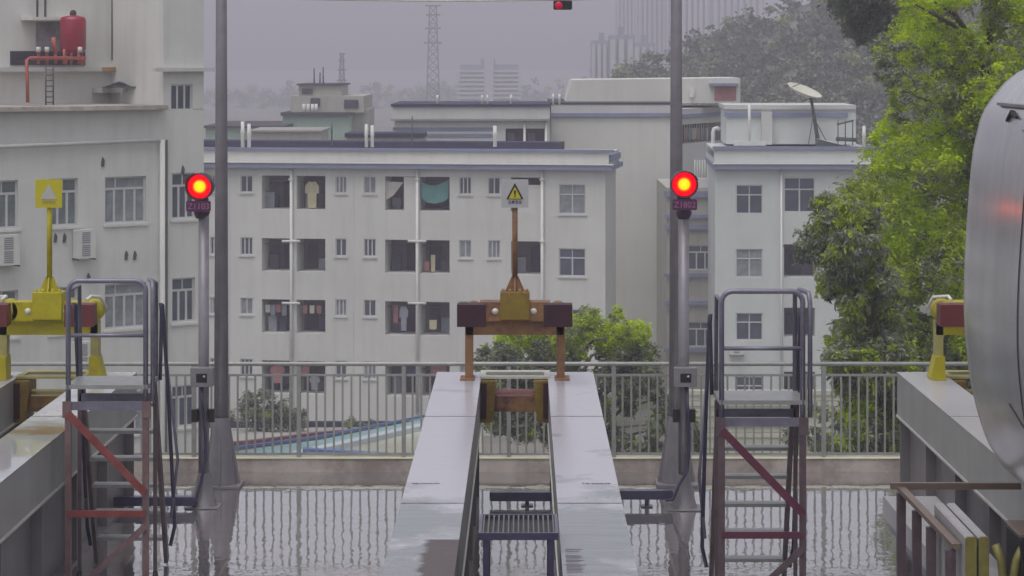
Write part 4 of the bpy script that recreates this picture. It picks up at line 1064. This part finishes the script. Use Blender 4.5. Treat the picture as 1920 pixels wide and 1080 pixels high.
# ---- left building L ----------------------------------------------------
ANG_L = math.atan2(.596, .803)
L_ = Bld('grey_left_building', 382, 72.0, ANG_L, 'weathered grey building at the left with a red roof tank and large windows')
def UL(px, py=400, d=0): return L_.at(px,py,d)[0]
ue = 0.0                                   # right corner of the tower
ul = UL(-160)
ztop = L_.at(340,-120)[1]
zpar = L_.at(150,207)[1]
holesL=[]; winL=[]
def LR(x0,y0,x1,y1):
    u0,u1 = UL(x0,(y0+y1)/2), UL(x1,(y0+y1)/2); return u0,u1,L_.at(x0,y1)[1],L_.at(x0,y0)[1]
rows = [(331,418),(531,615),(736,815)]
ref = [(x0, x1) for x0,x1 in ((-90,-30),(-24,34),(100,146),(197,274))]
for ri,(ya,yb_) in enumerate(rows):
    zt_ = L_.at(235, ya)[1]; zb_ = L_.at(235, yb_)[1]
    for (x0,x1) in ref:
        if x0==100: x0=92
        h = (UL(x0),UL(x1),zb_,zt_); holesL.append(h); winL.append((h,'multi' if x0==197 else 'three','glass_green' if x0<197 else 'glass_pale'))
    h = (UL(323),UL(366),zb_+.05,zt_+.05); holesL.append(h); winL.append((h,'three','glass'))
m = MB(); up = UL(306)
wall_with_holes(m, ul, ue, 0, zpar, holesL, .2)
# tower above
h2 = LR(320,158,361,207); 
wall_with_holes(m, up, ue, zpar, ztop, [h2], .2)
m.quad((ue,0,0),(ue,10,0),(ue,10,ztop),(ue,0,ztop)); m.quad((up,0,zpar),(up,0,ztop),(up,3.5,ztop),(up,3.5,zpar)); m.quad((up,0,ztop),(ue,0,ztop),(ue,10,ztop),(up,10,ztop))
m.build('wall', M['wall_old'], L_.r)
window(L_.r,*h2,kind='small',glass='glass',bars=2)
for h,k,g in winL: window(L_.r,*h,kind=k,glass=g,y=.14,sl=M['wall_old'])
# setback upper wall and terrace slab
ds = 3.5
m = MB(); m.quad((ul,ds,zpar-.5),(up,ds,zpar-.5),(up,ds,ztop),(ul,ds,ztop)); m.build('upper_wall', M['wall_old'], L_.r)
m = MB(); m.box(ul,up-.01,-.35,ds,zpar,zpar+.13); m.build('terrace_slab', M['kerb'], L_.r)
zl = L_.at(200,132)[1]
m = MB(); m.box(ul,up,ds-.35,ds-.004,L_.at(150,134,ds-.35)[1],L_.at(150,126,ds-.35)[1]); m.box(up-.4,ue+.25,-.25,-.003,L_.at(340,134)[1],L_.at(340,127)[1]); m.build('string_course', M['wall_grey'], L_.r)
za = L_.at(150,266)[1]; m = MB(); m.tube([(ul,-.12,za-.12),(UL(296),-.12,za)], .055, 8); m.build('gutter_pipe', M['wall_grey'], L_.r)
m = MB(); u = UL(301); m.tube([(u,-.12,0),(u,-.12,L_.at(301,262)[1])], .085, 10); u = UL(311); m.build('downpipe', M['wall_old'], L_.r)
m = MB(); u=UL(311); m.tube([(u,-.05,0),(u,-.05,L_.at(311,262)[1])], .035, 6); m.build('downpipe', M['dark_pipe'], L_.r)
# upper details placed on the plane at ds
def LU(px, py, d=ds): return L_.at(px, py, d)
def Lbox(x0,y0,x1,y1,d0,d1,name,mt):
    u0,_ = LU(x0,(y0+y1)/2,d0); u1,_ = LU(x1,(y0+y1)/2,d0); z0 = LU((x0+x1)/2,y1,d0)[1]; z1 = LU((x0+x1)/2,y0,d0)[1]
    m = MB(); m.box(u0,u1,d0,d1,z0,z1); return m.build(name, mt, L_.r)
dd = ds-.35
Lbox(20,96,160,122,ds-.05,ds-.003,'dark_opening',M['dark'])
Lbox(68,36,114,100,ds-.04,ds-.003,'recess',M['glass_pale'])
Lbox(68,34,160,40,ds-.5,ds-.003,'recess_lintel',M['wall_old'])
Lbox(192,165,280,174,ds-.7,ds-.003,'door_canopy',M['wall_grey'])
Lbox(214,175,256,197,ds-.04,ds-.003,'terrace_door',M['balc'])
Lbox(192,126,224,134,dd-.012,dd-.002,'rust_patch',M['stain'])
Lbox(60,32,150,38,ds-.8,ds-.003,'lintel',M['wall_old'])
for px,y0,y1 in ((212,-30,113),(240,12,112),(258,12,165)):
    u,z0 = LU(px,y1,ds-.1); z1 = LU(px,y0,ds-.1)[1]; m = MB(); m.tube([(u,ds-.1,z0),(u,ds-.1,z1)], .06, 8); m.build('wall_pipe', M['dark_pipe'], L_.r)
m = MB(); u,z0 = LU(240,112,ds-.1); u2,_ = LU(258,112,ds-.1); m.tube([(u,ds-.1,z0),(u2,ds-.1,z0)], .06, 8); m.build('wall_pipe', M['dark_pipe'], L_.r)
for px0 in (70,85):
    u,z0 = LU(px0,36,ds-.2); m = MB(); m.tube([(u,ds-.2,z0),(u,ds-.2,z0+2)], .035, 6); m.build('wall_pipe', M['dark_pipe'], L_.r)
# tank
td_ = ds-1.0
def Lw(px, py, d): 
    u,z = L_.at(px,py,d); p = L_.O+L_.u*u+L_.n*d; return Vector((p.x,p.y,GZ+z))
p0 = Lw(137,106,td_); sT = F/p0.y
r = empty('pressure_tank', (p0.x,p0.y,p0.z), 'dark red cylindrical tank on the left building terrace', 'tank')
m = MB(); hT = 75/sT; rT = 24/sT; m.lathe([(0,.1),(rT*.8,.12),(rT,.22),(rT,hT-.12),(rT*.9,hT-.02),(rT*.4,hT+.03),(0,hT+.05)], (0,0,0), 28); m.build('vessel', M['tank'], r)
m = MB(); m.lathe([(.10,hT),(.10,hT+.14),(.05,hT+.2),(0,hT+.2)], (0,0,0), 12); m.build('valve', M['felt'], r)
for a in (.5,2.6,4.7):
    m = MB(); m.tube([(rT*.7*math.cos(a),rT*.7*math.sin(a),-.25),(rT*.7*math.cos(a),rT*.7*math.sin(a),.2)], .04, 6); m.build('leg', M['red_pipe'], r)
# red pipes
r = empty('red_pipework', Lw(50,190,ds-1.5), 'salmon red pipework running along the terrace below the red tank', 'pipework')
def rel(v): return v - r.location
m = MB(); m.tube([rel(Lw(52,192,ds-1.5)), rel(Lw(50,112,ds-1.5)), rel(Lw(56,109,ds-1.5)), rel(Lw(160,109,ds-1.5)), rel(Lw(154,122,ds-1.5))], .055, 8); m.build('main_pipe', M['red_pipe'], r)
for px in (72,88,104,120,148):
    m = MB(); m.tube([rel(Lw(px,120,ds-1.45)), rel(Lw(px,92+ (px%3)*4,ds-1.45))], .045, 8); m.build('riser_pipe', M['red_pipe'], r)
m = MB(); m.tube([rel(Lw(104,100,ds-1.45)), rel(Lw(100,70,ds-1.45))], .07, 8); m.build('riser_pipe', M['red_pipe'], r)
m = MB()
for px in (72,88,150): m.tube([rel(Lw(px,98,ds-1.5)), rel(Lw(px,88,ds-1.5))], .07, 8)
m.build('valve', M['white_metal'], r)
# ladder on the upper wall
r = empty('wall_ladder', Lw(92,195,ds-1.6), 'thin grey ladder fixed up to the terrace with the red tank', 'ladder')
m = MB(); a_,b_ = rel(Lw(86,197,ds-1.6)), rel(Lw(86,126,ds-1.6)); c_,d_ = rel(Lw(100,197,ds-1.6)), rel(Lw(100,126,ds-1.6))
m.tube([a_,b_], .025, 6); m.tube([c_,d_], .025, 6)
for k in range(7): t=(k+.5)/7; m.tube([a_.lerp(b_,t), c_.lerp(d_,t)], .018, 6)
m.build('rungs_and_rails', M['dark_pipe'], r)
r = empty('roof_debris', Lw(190,165,ds-.8), 'dark heap of debris on the concrete canopy of the left building', 'debris')
m = MB(); sD = F/75
m.prism([(0,0),(2.2*.5,0),(.8,.1),(.55,.2),(.3,.1)], -.2, .3); m.build('heap', M['felt'], r)
m = MB(); m.prism([(.4,.0),(1.3,.0),(1.2,.05),(.4,.06)], -.3, .35); m.build('sheet', M['dark_pipe'], r)
ac(L_,-12,440,34,500,'air conditioner at the left frame edge below the first window')
ac(L_,136,430,176,487,'air conditioner with twin grille beside the yellow sign post')
ac(L_,132,640,170,698,'air conditioner low on the left wall, seen through the left ladder')
for px,py in ((103,445),(120,445),(236,478),(252,478),(192,303),(342,318),(165,520)):
    u,z = L_.at(px,py); m = MB(); m.prism([(u-.05,z-.14),(u+.03,z-.15),(u+.06,z+.03),(u+.0,z+.13),(u-.03,z+.05)],-.05,-.002); m.build('wall_hook', M['dark_pipe'], L_.r)

# ---- greenish mid-distance block ---------------------------------------
def simple_block(name, label, parts, Y, rootpx, group=None, cat='building'):
    r = empty(name, (XX(rootpx,Y), Y, GZ), label, cat, group)
    for (nm, x0,y0,x1,y1, d0,d1, mt) in parts:
        yy = Y + d0; m = MB(); zb = GZ if y1 is None else ZZ(y1, yy)
        m.box(XX(x0,yy)-r.location.x, XX(x1,yy)-r.location.x, d0, d1, zb-GZ, ZZ(y0,yy)-GZ); m.build(nm, mt, r)
    return r
r = simple_block('green_roofed_house', 'stained green and grey house with rooftop clutter beyond the apartments', [
    ('lower_wall', 530,216,656,None, 0,14, M['wall_green']),
    ('ledge', 526,211,660,217, -.4,14.2, M['felt']),
    ('upper_wall', 545,180,682,211, 1.5,12, M['wall_tan']),
    ('penthouse', 560,160,640,179.5, 2.5,10, M['wall_tan']),
    ('penthouse_roof', 556,157,643,160, 2.2,10.3, M['felt']),
    ('side_wing', 640,205,690,None, 3,11, M['wall_tan']),
    ('window', 582,184,600,200, 1.4,1.49, M['dark']),
    ('window', 645,187,672,203, 1.4,1.49, M['dark']),
    ('window', 566,166,586,176, 2.4,2.49, M['dark']),
    ('low_annex', 385,240,530,None, -6,8, M['wall_green']),
    ('annex_roof', 380,236,534,240, -6.4,8.4, M['felt']),
    ('front_annex', 470,246,600,None, -14,-6.5, M['wall_tan']),
    ('front_annex_roof', 466,244,604,247, -14.3,-6.5, M['slab']),
], 185.0, 600)
m = MB()
for px,y0 in ((589,128),(600,136),(606,126)): m.tube([(XX(px,189)-r.location.x,4,ZZ(158,189)-GZ),(XX(px,189)-r.location.x,4,ZZ(y0,189)-GZ)], .06, 5)
m.build('antenna', M['dark_pipe'], r)
m = MB()
for px in (570,578,586,593): m.tube([(XX(px,186)-r.location.x,1.0,ZZ(212,186)-GZ),(XX(px,186)-r.location.x,1.0,ZZ(195,186)-GZ)], .14, 6)
m.build('roof_pipe', M['pipe'], r)
# lattice masts
def lattice(px, ytop, ybot, Y, w0, w1, label):
    r = empty('lattice_tower', (XX(px,Y), Y, GZ), label, 'lattice tower', 'lattice towers in the haze')
    z1 = ZZ(ytop,Y)-GZ; m = MB(); n = 14; th = Y*.00028
    def w(t): return w0+(w1-w0)*t
    for sx in (-1,1):
        for sy in (-1,1): m.bar((sx*w0,sy*w0,0),(sx*w1,sy*w1,z1), th*1.3, th*1.3)
    for k in range(n):
        t0,t1 = k/n,(k+1)/n; a,c = w(t0),w(t1)
        for sy in (-1,1):
            m.bar((-a,sy*a,z1*t0),(c,sy*c,z1*t1), th, th); m.bar((a,sy*a,z1*t0),(-c,sy*c,z1*t1), th, th); m.bar((-c,sy*c,z1*t1),(c,sy*c,z1*t1), th, th)
    m.build('lattice', M['dark_pipe'], r)
    for k in (.70,.82,.93): 
        m = MB(); ww = w(k)*1.9; m.box(-ww,ww,-ww,ww,z1*k-th,z1*k+th); m.build('antenna_platform', M['dark_pipe'], r)
    m = MB(); m.box(-w1*2.2,w1*2.2,-w1,w1,z1,z1+th*2); m.build('top_platform', M['dark_pipe'], r)
lattice(812, 12, 190, 620, 1.9, .9, 'tall lattice tower fading into the haze above the striped rear wing')
lattice(641, 102, 170, 520, 1.1, .3, 'thinner lattice tower behind the green roofed house')

# far buildings
def tower(px0, px1, ytop, Y, label, name='tower_block', fins=6, floors=0):
    r = empty(name, (XX(px0,Y),Y,GZ), label, 'tower block', 'tower blocks in the haze')
    w_ = XX(px1,Y)-XX(px0,Y); h = ZZ(ytop,Y)-GZ
    m = MB(); m.box(0,w_,0,w_*.7,0,h); m.build('body', M['far_dark'] , r)
    m = MB()
    if floors:
        zb_ = h*.0
        for k in range(floors): z = 6+(h-7)*k/floors; m.box(-1,w_+1,-2,-.1,z,z+(h-7)/floors*.55)
        m.box(w_*.42,w_*.58,-2.6,-.2,0,h+2)
    else:
        for k in range(fins):
            a = w_*k/fins; m.box(a+w_/fins*.12,a+w_/fins*.72,-2.5,-.1,0,h-1)
    m.build('facade', M['far'], r)
    m = MB(); m.box(w_*.35,w_*.6,w_*.1,w_*.4,h,h+2); m.build('roof_box', M['far_dark'], r)
    return r
tower(862,972,121,720,'long striped low office building fading in the haze in the middle','striped_office_block',floors=7)
tower(1108,1150,76,600,'low pale tower with vertical ribs at the left of the hazy cluster',fins=4)
tower(1142,1190,66,560,'darker hazy tower in the middle of the cluster, left of the hill',fins=3)
tower(1188,1228,80,590,'pale hazy tower directly left of the hillside trees',fins=3)
tower(1155,1192,-30,860,'faint tall tower block farthest left behind the cluster',fins=5)
tower(1196,1250,-40,820,'faint tall tower block left of the right mast',fins=6)
tower(1256,1330,-60,800,'faint broad tower block right of the right mast',fins=7)
tower(1336,1432,-60,840,'faint pale tower block above the hillside ridge',fins=8)

# ---- yard roofs below --------------------------------------------------
def poly_roof(name, label, pts, th, mt, edge=None, cat='shed roof'):
    """pts: list of (px,py,Y) corners -> a slab following them"""
    P3 = [P(*q) for q in pts]; o = P3[0].copy(); o.z = GZ
    r = empty(name, o, label, cat)
    n = len(P3); vs = [p-o for p in P3] + [p-o-Vector((0,0,th)) for p in P3]
    m = MB(); m.add(vs, [tuple(range(n)), tuple(range(2*n-1,n-1,-1))]+[(i,i+n,(i+1)%n+n,(i+1)%n) for i in range(n)]); m.build('roof', mt, r)
    m = MB(); vs = [ (p-o)*1.0 for p in P3]; low=[]
    c = sum((p-o for p in P3), Vector())/n
    top_ = [Vector((c.x+(p.x-c.x)*.96, c.y+(p.y-c.y)*.96, p.z-th)) for p in vs]; bot = [Vector((p.x,p.y,0)) for p in top_]
    m.add(top_+bot, [(i,(i+1)%n,(i+1)%n+n,i+n) for i in range(n)]); m.build('wall', M['wall_tan'], r)
    return r, o, P3
# corrugated pale shed with blue edges, near
r,o,P3 = poly_roof('corrugated_shed', 'pale corrugated shed roof with blue edging seen through the railing', [(560,862,70),(905,862,70),(905,790,88),(800,806,84)], .12, M['corr'])
m = MB()
for k in range(46):
    t = k/45; a = (P3[0].lerp(P3[1],t))-o; c = (P3[3].lerp(P3[2],t))-o
    m.bar(a+Vector((0,0,.03)), c+Vector((0,0,.03)), .05, .06)
m.build('roof_ribs', M['corr'], r)
m = MB(); m.bar(P3[0]-o+Vector((0,-.1,.15)), P3[3]-o+Vector((0,-.1,.15)), .45, .2); m.build('white_flashing', M['bluelight'], r)
m = MB(); q0 = P(568,848,69.5)-o; q1 = P(745,859,69.5)-o; m.bar(q0,q1,.26,.3); m.build('blue_beam', M['bluetrim'], r)
r,o,P3 = poly_roof('turquoise_shed', 'turquoise sheet roof band crossing behind the corrugated shed', [(420,866,76),(575,866,76),(800,802,90),(800,784,93),(600,824,84),(420,848,80)], .15, M['turq'])
m = MB(); m.bar(P3[5]-o+Vector((0,0,.1)), P3[4]-o+Vector((0,0,.1)), .09,.09); m.bar(P3[4]-o+Vector((0,0,.1)), P3[3]-o+Vector((0,0,.1)), .09,.09); m.build('ridge_trim', M['bluetrim'], r)
r,o,P3 = poly_roof('slab_roof_shed', 'grey slab roof with a maroon edge at the lower left behind the railing', [(380,846,92),(470,838,93),(600,822,96),(800,806,100),(800,800,106),(380,803,106)], .3, M['slab'])
m = MB()
for a_,c_ in ((0,1),(1,2),(2,3)): m.bar(P3[a_]-o+Vector((0,0,.05)), P3[c_]-o+Vector((0,0,.05)), .45, .2)
m.build('maroon_edge', M['maroon_edge'], r)
m = MB(); m.box(0,XX(880,110)-XX(380,110),0,.3,0,ZZ(791,110)-GZ); tag(m.build('low_yard_wall', M['band_dark'], loc=(XX(380,110),110,GZ)), 'dark low wall along the foot of the long apartment block', 'wall')
m = MB()
for k in range(14): m.box(0,XX(1700,98)-XX(1250,98),-.06 if k%2 else 0,.3,k*.22,k*.22+.2)
tag(m.build('slatted_yard_wall', M['corr'], loc=(XX(1250,98),98,ZZ(856,98)-.3)), 'pale ribbed wall at the foot of the corner block behind the railing', 'wall')
m = MB(); m.box(0,.06,0,XX(1,1),0,1)
# ================================================================= TREES
def leaves(clumps, mats, n, size, name, parent, seed=1, droop=.25, asp=.42, origin=(0,0,0), spread=1.0, ragged=.35):
    """clumps: (x,y,z,r,mat index weights) in world; leaf-sized faces filling them"""
    rr = random.Random(seed); V=[]; Fs=[]; Mi=[]
    tot = sum(c[3]**2 for c in clumps)
    ox,oy,oz = origin
    for (cx,cy,cz,cr,wt) in clumps:
        k = max(6, int(n*cr*cr/tot))
        # sub tufts
        nt_ = max(4, int(k/26)); tufts=[]
        for _ in range(nt_):
            while True:
                a,b_,c = rr.uniform(-1,1),rr.uniform(-1,1),rr.uniform(-1,1); d=a*a+b_*b_+c*c
                if d<1: break
            d=math.sqrt(d); f=(.55+.45*d)/max(d,.05) if rr.random()<.7 else 1
            tr_=cr*rr.uniform(.16,.34)
            mi = rr.choices(range(len(mats)), wt)[0]
            tufts.append((cx+a*f*cr*spread,cy+b_*f*cr,cz+c*f*cr,tr_,mi))
        for i in range(k):
            tx,ty,tz,tr_,mi = tufts[rr.randrange(nt_)]
            if rr.random()<.12: mi = rr.choices(range(len(mats)), wt)[0]
            x=tx+rr.gauss(0,1)*tr_*.6; y=ty+rr.gauss(0,1)*tr_*.6; z=tz+rr.gauss(0,1)*tr_*.55
            s=size*rr.uniform(.6,1.25)
            th=rr.uniform(0,6.283); ph=rr.uniform(-.9,.6)-droop
            dx,dy,dz=math.cos(th)*math.cos(ph),math.sin(th)*math.cos(ph),math.sin(ph)
            # side vector
            ax,ay,az = rr.uniform(-1,1),rr.uniform(-1,1),rr.uniform(-1,1)
            sx,sy,sz = dy*az-dz*ay, dz*ax-dx*az, dx*ay-dy*ax
            l=math.sqrt(sx*sx+sy*sy+sz*sz)+1e-6; q=s*asp*.5/l; sx*=q;sy*=q;sz*=q
            x-=ox;y-=oy;z-=oz; b0=len(V)
            V += [(x,y,z),(x+dx*s*.5+sx,y+dy*s*.5+sy,z+dz*s*.5+sz),(x+dx*s,y+dy*s,z+dz*s),(x+dx*s*.5-sx,y+dy*s*.5-sy,z+dz*s*.5-sz)]
            Fs.append((b0,b0+1,b0+2,b0+3)); Mi.append(mi)
    me=bpy.data.meshes.new(name); me.from_pydata(V,[],Fs)
    for m_ in mats: me.materials.append(m_)
    me.polygons.foreach_set('material_index',Mi); me.update()
    o=bpy.data.objects.new(name,me); COL.objects.link(o)
    if parent: o.parent=parent
    return o
def inpoly(x,y,poly):
    c=False; n=len(poly); j=n-1
    for i in range(n):
        if (poly[i][1]>y)!=(poly[j][1]>y) and x<(poly[j][0]-poly[i][0])*(y-poly[i][1])/(poly[j][1]-poly[i][1])+poly[i][0]: c=not c
        j=i
    return c
def clumps_in(poly, Y, dY, rpx, count, wfun, seed):
    rr=random.Random(seed); xs_=[p[0] for p in poly]; ys_=[p[1] for p in poly]; out=[]; tries=0
    while len(out)<count and tries<9000:
        tries+=1; px=rr.uniform(min(xs_),max(xs_)); py=rr.uniform(min(ys_),max(ys_))
        if not inpoly(px,py,poly): continue
        Yc=Y+rr.uniform(-dY,dY); p=P(px,py,Yc); r_=rpx*rr.uniform(.6,1.25)/F*Yc
        out.append((p.x,p.y,p.z,r_,wfun(px,py,rr)))
    return out
def trunk(r, base, clumps, rad, n_limbs, seed, top):
    rr=random.Random(seed); m=MB(); b0=Vector((0,0,0)); h=top-GZ
    pts=[Vector((rr.uniform(-.15,.15)*k,rr.uniform(-.15,.15)*k,h*k/6)) for k in range(7)]
    m.tube(pts, rad, 10, r1=rad*.3)
    ctr=Vector(base)
    for c in rr.sample(clumps, min(n_limbs,len(clumps))):
        e=Vector(c[:3])-ctr; z=max(h*.15,min(e.z-.3*abs(e.x)-.6, h*.95)); k=z/h*6; i=int(min(k,5)); s=pts[i].lerp(pts[i+1],k-i)
        mid=s.lerp(e,.5)+Vector((0,0,.3)); m.tube([s,mid,e], rad*.35, 6, r1=rad*.07)
    m.build('trunk', M['bark'], r)
LM=[M['leaf_fresh'],M['leaf_mid'],M['leaf_dull'],M['leaf_dark']]
def tree(name,label,poly,Y,dY,rpx,count,wfun,n,size,base_px,top_py,seed,rad=.22,limbs=16,group='trees beyond the railing',extra=None,asp=.42,droop=.25):
    bx=XX(base_px,Y); r=empty(name,(bx,Y,GZ),label,'tree',group)
    cl=clumps_in(poly,Y,dY,rpx,count,wfun,seed)
    if extra: cl += extra
    leaves(cl,LM,n,size,'crown',r,seed,origin=(bx,Y,GZ),asp=asp,droop=droop)
    trunk(r,(bx,Y,GZ),cl,rad,limbs,seed,ZZ(top_py,Y))
    return r
# tall light green tree on the right
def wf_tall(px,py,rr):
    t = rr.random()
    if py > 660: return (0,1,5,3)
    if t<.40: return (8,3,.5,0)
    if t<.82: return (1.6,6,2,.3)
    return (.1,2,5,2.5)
tall_poly=[(1720,-60),(1700,20),(1660,70),(1645,120),(1690,140),(1690,200),(1655,260),(1640,300),(1620,380),(1600,470),(1600,600),(1640,700),(1660,860),(1990,860),(1990,-60)]
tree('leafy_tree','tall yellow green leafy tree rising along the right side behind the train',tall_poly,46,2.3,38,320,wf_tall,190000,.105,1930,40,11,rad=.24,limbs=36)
# lower dull tree to its left
def wf_low(px,py,rr):
    t=rr.random()
    if t<.18: return (3,5,2,0)
    if t<.6: return (.1,3,5,1.5)
    return (0,.8,4,4)
low_poly=[(1560,330),(1590,320),(1640,400),(1680,560),(1700,860),(1560,860),(1600,760),(1560,700),(1570,640),(1545,600),(1600,560),(1510,520),(1560,490),(1515,440),(1560,420),(1530,380)]
tree('drooping_tree','lower grey green tree with pointed drooping leaves in front of the corner block',low_poly,41,1.2,30,80,wf_low,60000,.115,1640,420,12,rad=.2,limbs=26,asp=.36,droop=.5)
# dark tree at top
tree('dark_tree','dark blackish green tree crown hanging in at the top right',[(1585,-60),(1580,0),(1600,55),(1640,60),(1700,20),(1760,10),(1760,-60)],75,2,34,34,lambda a,b,c:(0,.6,2,8),30000,.17,1810,-30,13,rad=.3,limbs=14)
tree('dark_tree','small dark tree branch patch between the tall tree and the hill',[(1650,110),(1630,100),(1625,80),(1660,150),(1700,90),(1690,60)],70,1,24,7,lambda a,b,c:(.3,1,3,5),3000,.18,1800,60,15,rad=.2,limbs=5)
# middle tree
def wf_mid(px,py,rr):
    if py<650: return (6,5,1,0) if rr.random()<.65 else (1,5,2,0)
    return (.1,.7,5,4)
mid_poly=[(905,640),(930,610),(980,590),(1060,590),(1100,575),(1130,580),(1190,585),(1215,640),(1215,720),(1290,760),(1300,850),(1150,860),(930,790),(905,720)]
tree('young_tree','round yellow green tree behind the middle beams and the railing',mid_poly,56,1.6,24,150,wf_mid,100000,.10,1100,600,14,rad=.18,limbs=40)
# bush far left behind the railing
bush_poly=[(430,760),(460,745),(500,742),(540,760),(575,785),(590,797),(430,797)]
tree('yard_bush','dull dark bush at the foot of the apartments behind the left railing',bush_poly,103,1.5,16,34,lambda a,b,c:(.0,.8,5,4),9000,.16,500,750,16,rad=.1,limbs=10,group='trees beyond the railing')
tree('yard_shrub','small dark shrub low behind the right part of the railing',[(1540,700),(1600,720),(1640,850),(1500,850),(1480,790)],60,1,18,16,lambda a,b,c:(.1,1,4,4),5000,.12,1560,760,17,rad=.08,limbs=8)
tree('yard_shrub','faint low bushes left of the middle beam at the apartment foot',[(640,790),(700,788),(720,797),(640,797)],104,.6,8,7,lambda a,b,c:(.0,1,4,4),1200,.13,680,790,18,rad=.05,limbs=3)

# hill
m=MB(); prof=[(1080,175),(1165,150),(1240,118),(1290,85),(1370,62),(1450,20),(1500,-10),(1600,-40),(1800,-50),(2000,-40)]
vs=[];n_=len(prof)
for (px,py) in prof:
    x=XX(px,300); z=ZZ(py,300)-1.5
    vs+= [(x,150 if px>1300 else 200,GZ-.5),(x,240,(z+GZ)*.5),(x,300,z),(x,380,GZ-.5)]
fs=[]
for i in range(n_-1):
    for j in range(3): a=i*4+j; fs.append((a,a+4,a+5,a+1))
m.smooth=True; m.add(vs,fs); hill=m.build('hill', M['ground']); tag(hill,kind='structure')
def hz_(px): 
    for a,c in zip(prof,prof[1:]):
        if a[0]<=px<=c[0]: return a[1]+(c[1]-a[1])*(px-a[0])/(c[0]-a[0])
    return prof[-1][1]
cl=[]; rr=random.Random(5)
for i in range(520):
    px=rr.uniform(1150,1760); t=rr.random()
    top_=hz_(px)
    Yc=300-95*t; zt=ZZ(top_,300); z=zt-(zt-(zt+GZ)*.5)*t*1.3; 
    x=XX(px,300)*(1 if True else 1)
    rad_=rr.uniform(1.3,2.6)
    g=rr.random()
    cl.append((x,Yc,z+rr.uniform(-.5,.8),rad_, (0,2,6,2) if g<.6 else (.2,4,6,1)))
for px,py in ((1296,70),(1310,72),(1330,64),(1372,48),(1390,45),(1410,48),(1440,40),(1475,10),(1490,4),(1180,138),(1200,132),(1228,110)):
    p=P(px,py,300); cl.append((p.x,p.y,p.z,rr.uniform(.7,1.4),(0,1,3,6)))
o=leaves(cl,[M['leaf_mid'],M['leaf_dull'],M['leaf_far'],M['leaf_dark']],120000,.5,'hillside_woods',None,9,asp=.7)
tag(o,'dense dark woods covering the hillside at the right behind the roofs','woods',kind='stuff')
# distant treeline in haze
cl=[]
for i in range(170):
    Yc=rr.uniform(850,1150); px=rr.uniform(380,1180); base=ZZ(178+8*math.sin(px*.02),Yc)
    p=P(px,rr.uniform(174,200)+7*math.sin(px*.021),Yc); cl.append((p.x,p.y,p.z-1.5,rr.uniform(3,5.4),(1,2,3,4)))
for px,py in ((570,155),(585,165),(690,150),(700,155),(722,152),(835,160),(855,155),(985,152),(1000,150),(1015,160),(1040,150),(1110,128),(1130,118),(1145,125)):
    p=P(px,py+8,900); cl.append((p.x,p.y,p.z-1,rr.uniform(2.2,3.8),(1,2,3,4)))
o=leaves(cl,[M['leaf_mid'],M['leaf_dull'],M['leaf_far'],M['leaf_dark']],30000,1.3,'distant_woods',None,19,asp=.8)
tag(o,'hazy line of distant woods along the horizon behind the buildings','woods',kind='stuff')

# ================================================================= HAZE
m=MB(); m.box(-420,520,-8,1720,GZ-1,75)
hm=bpy.data.materials.new('haze_air'); hm.use_nodes=True; t=hm.node_tree
for n in list(t.nodes):
    if n.type!='OUTPUT_MATERIAL': t.nodes.remove(n)
out=[n for n in t.nodes if n.type=='OUTPUT_MATERIAL'][0]
pv=t.nodes.new('ShaderNodeVolumePrincipled'); pv.inputs['Color'].default_value=(.93,.90,1.0,1); pv.inputs['Density'].default_value=HAZE; pv.inputs['Anisotropy'].default_value=0.0
t.links.new(pv.outputs[0],out.inputs['Volume'])
tag(m.build('haze',hm),'thin pale mist filling the air over the whole scene','haze',kind='stuff')
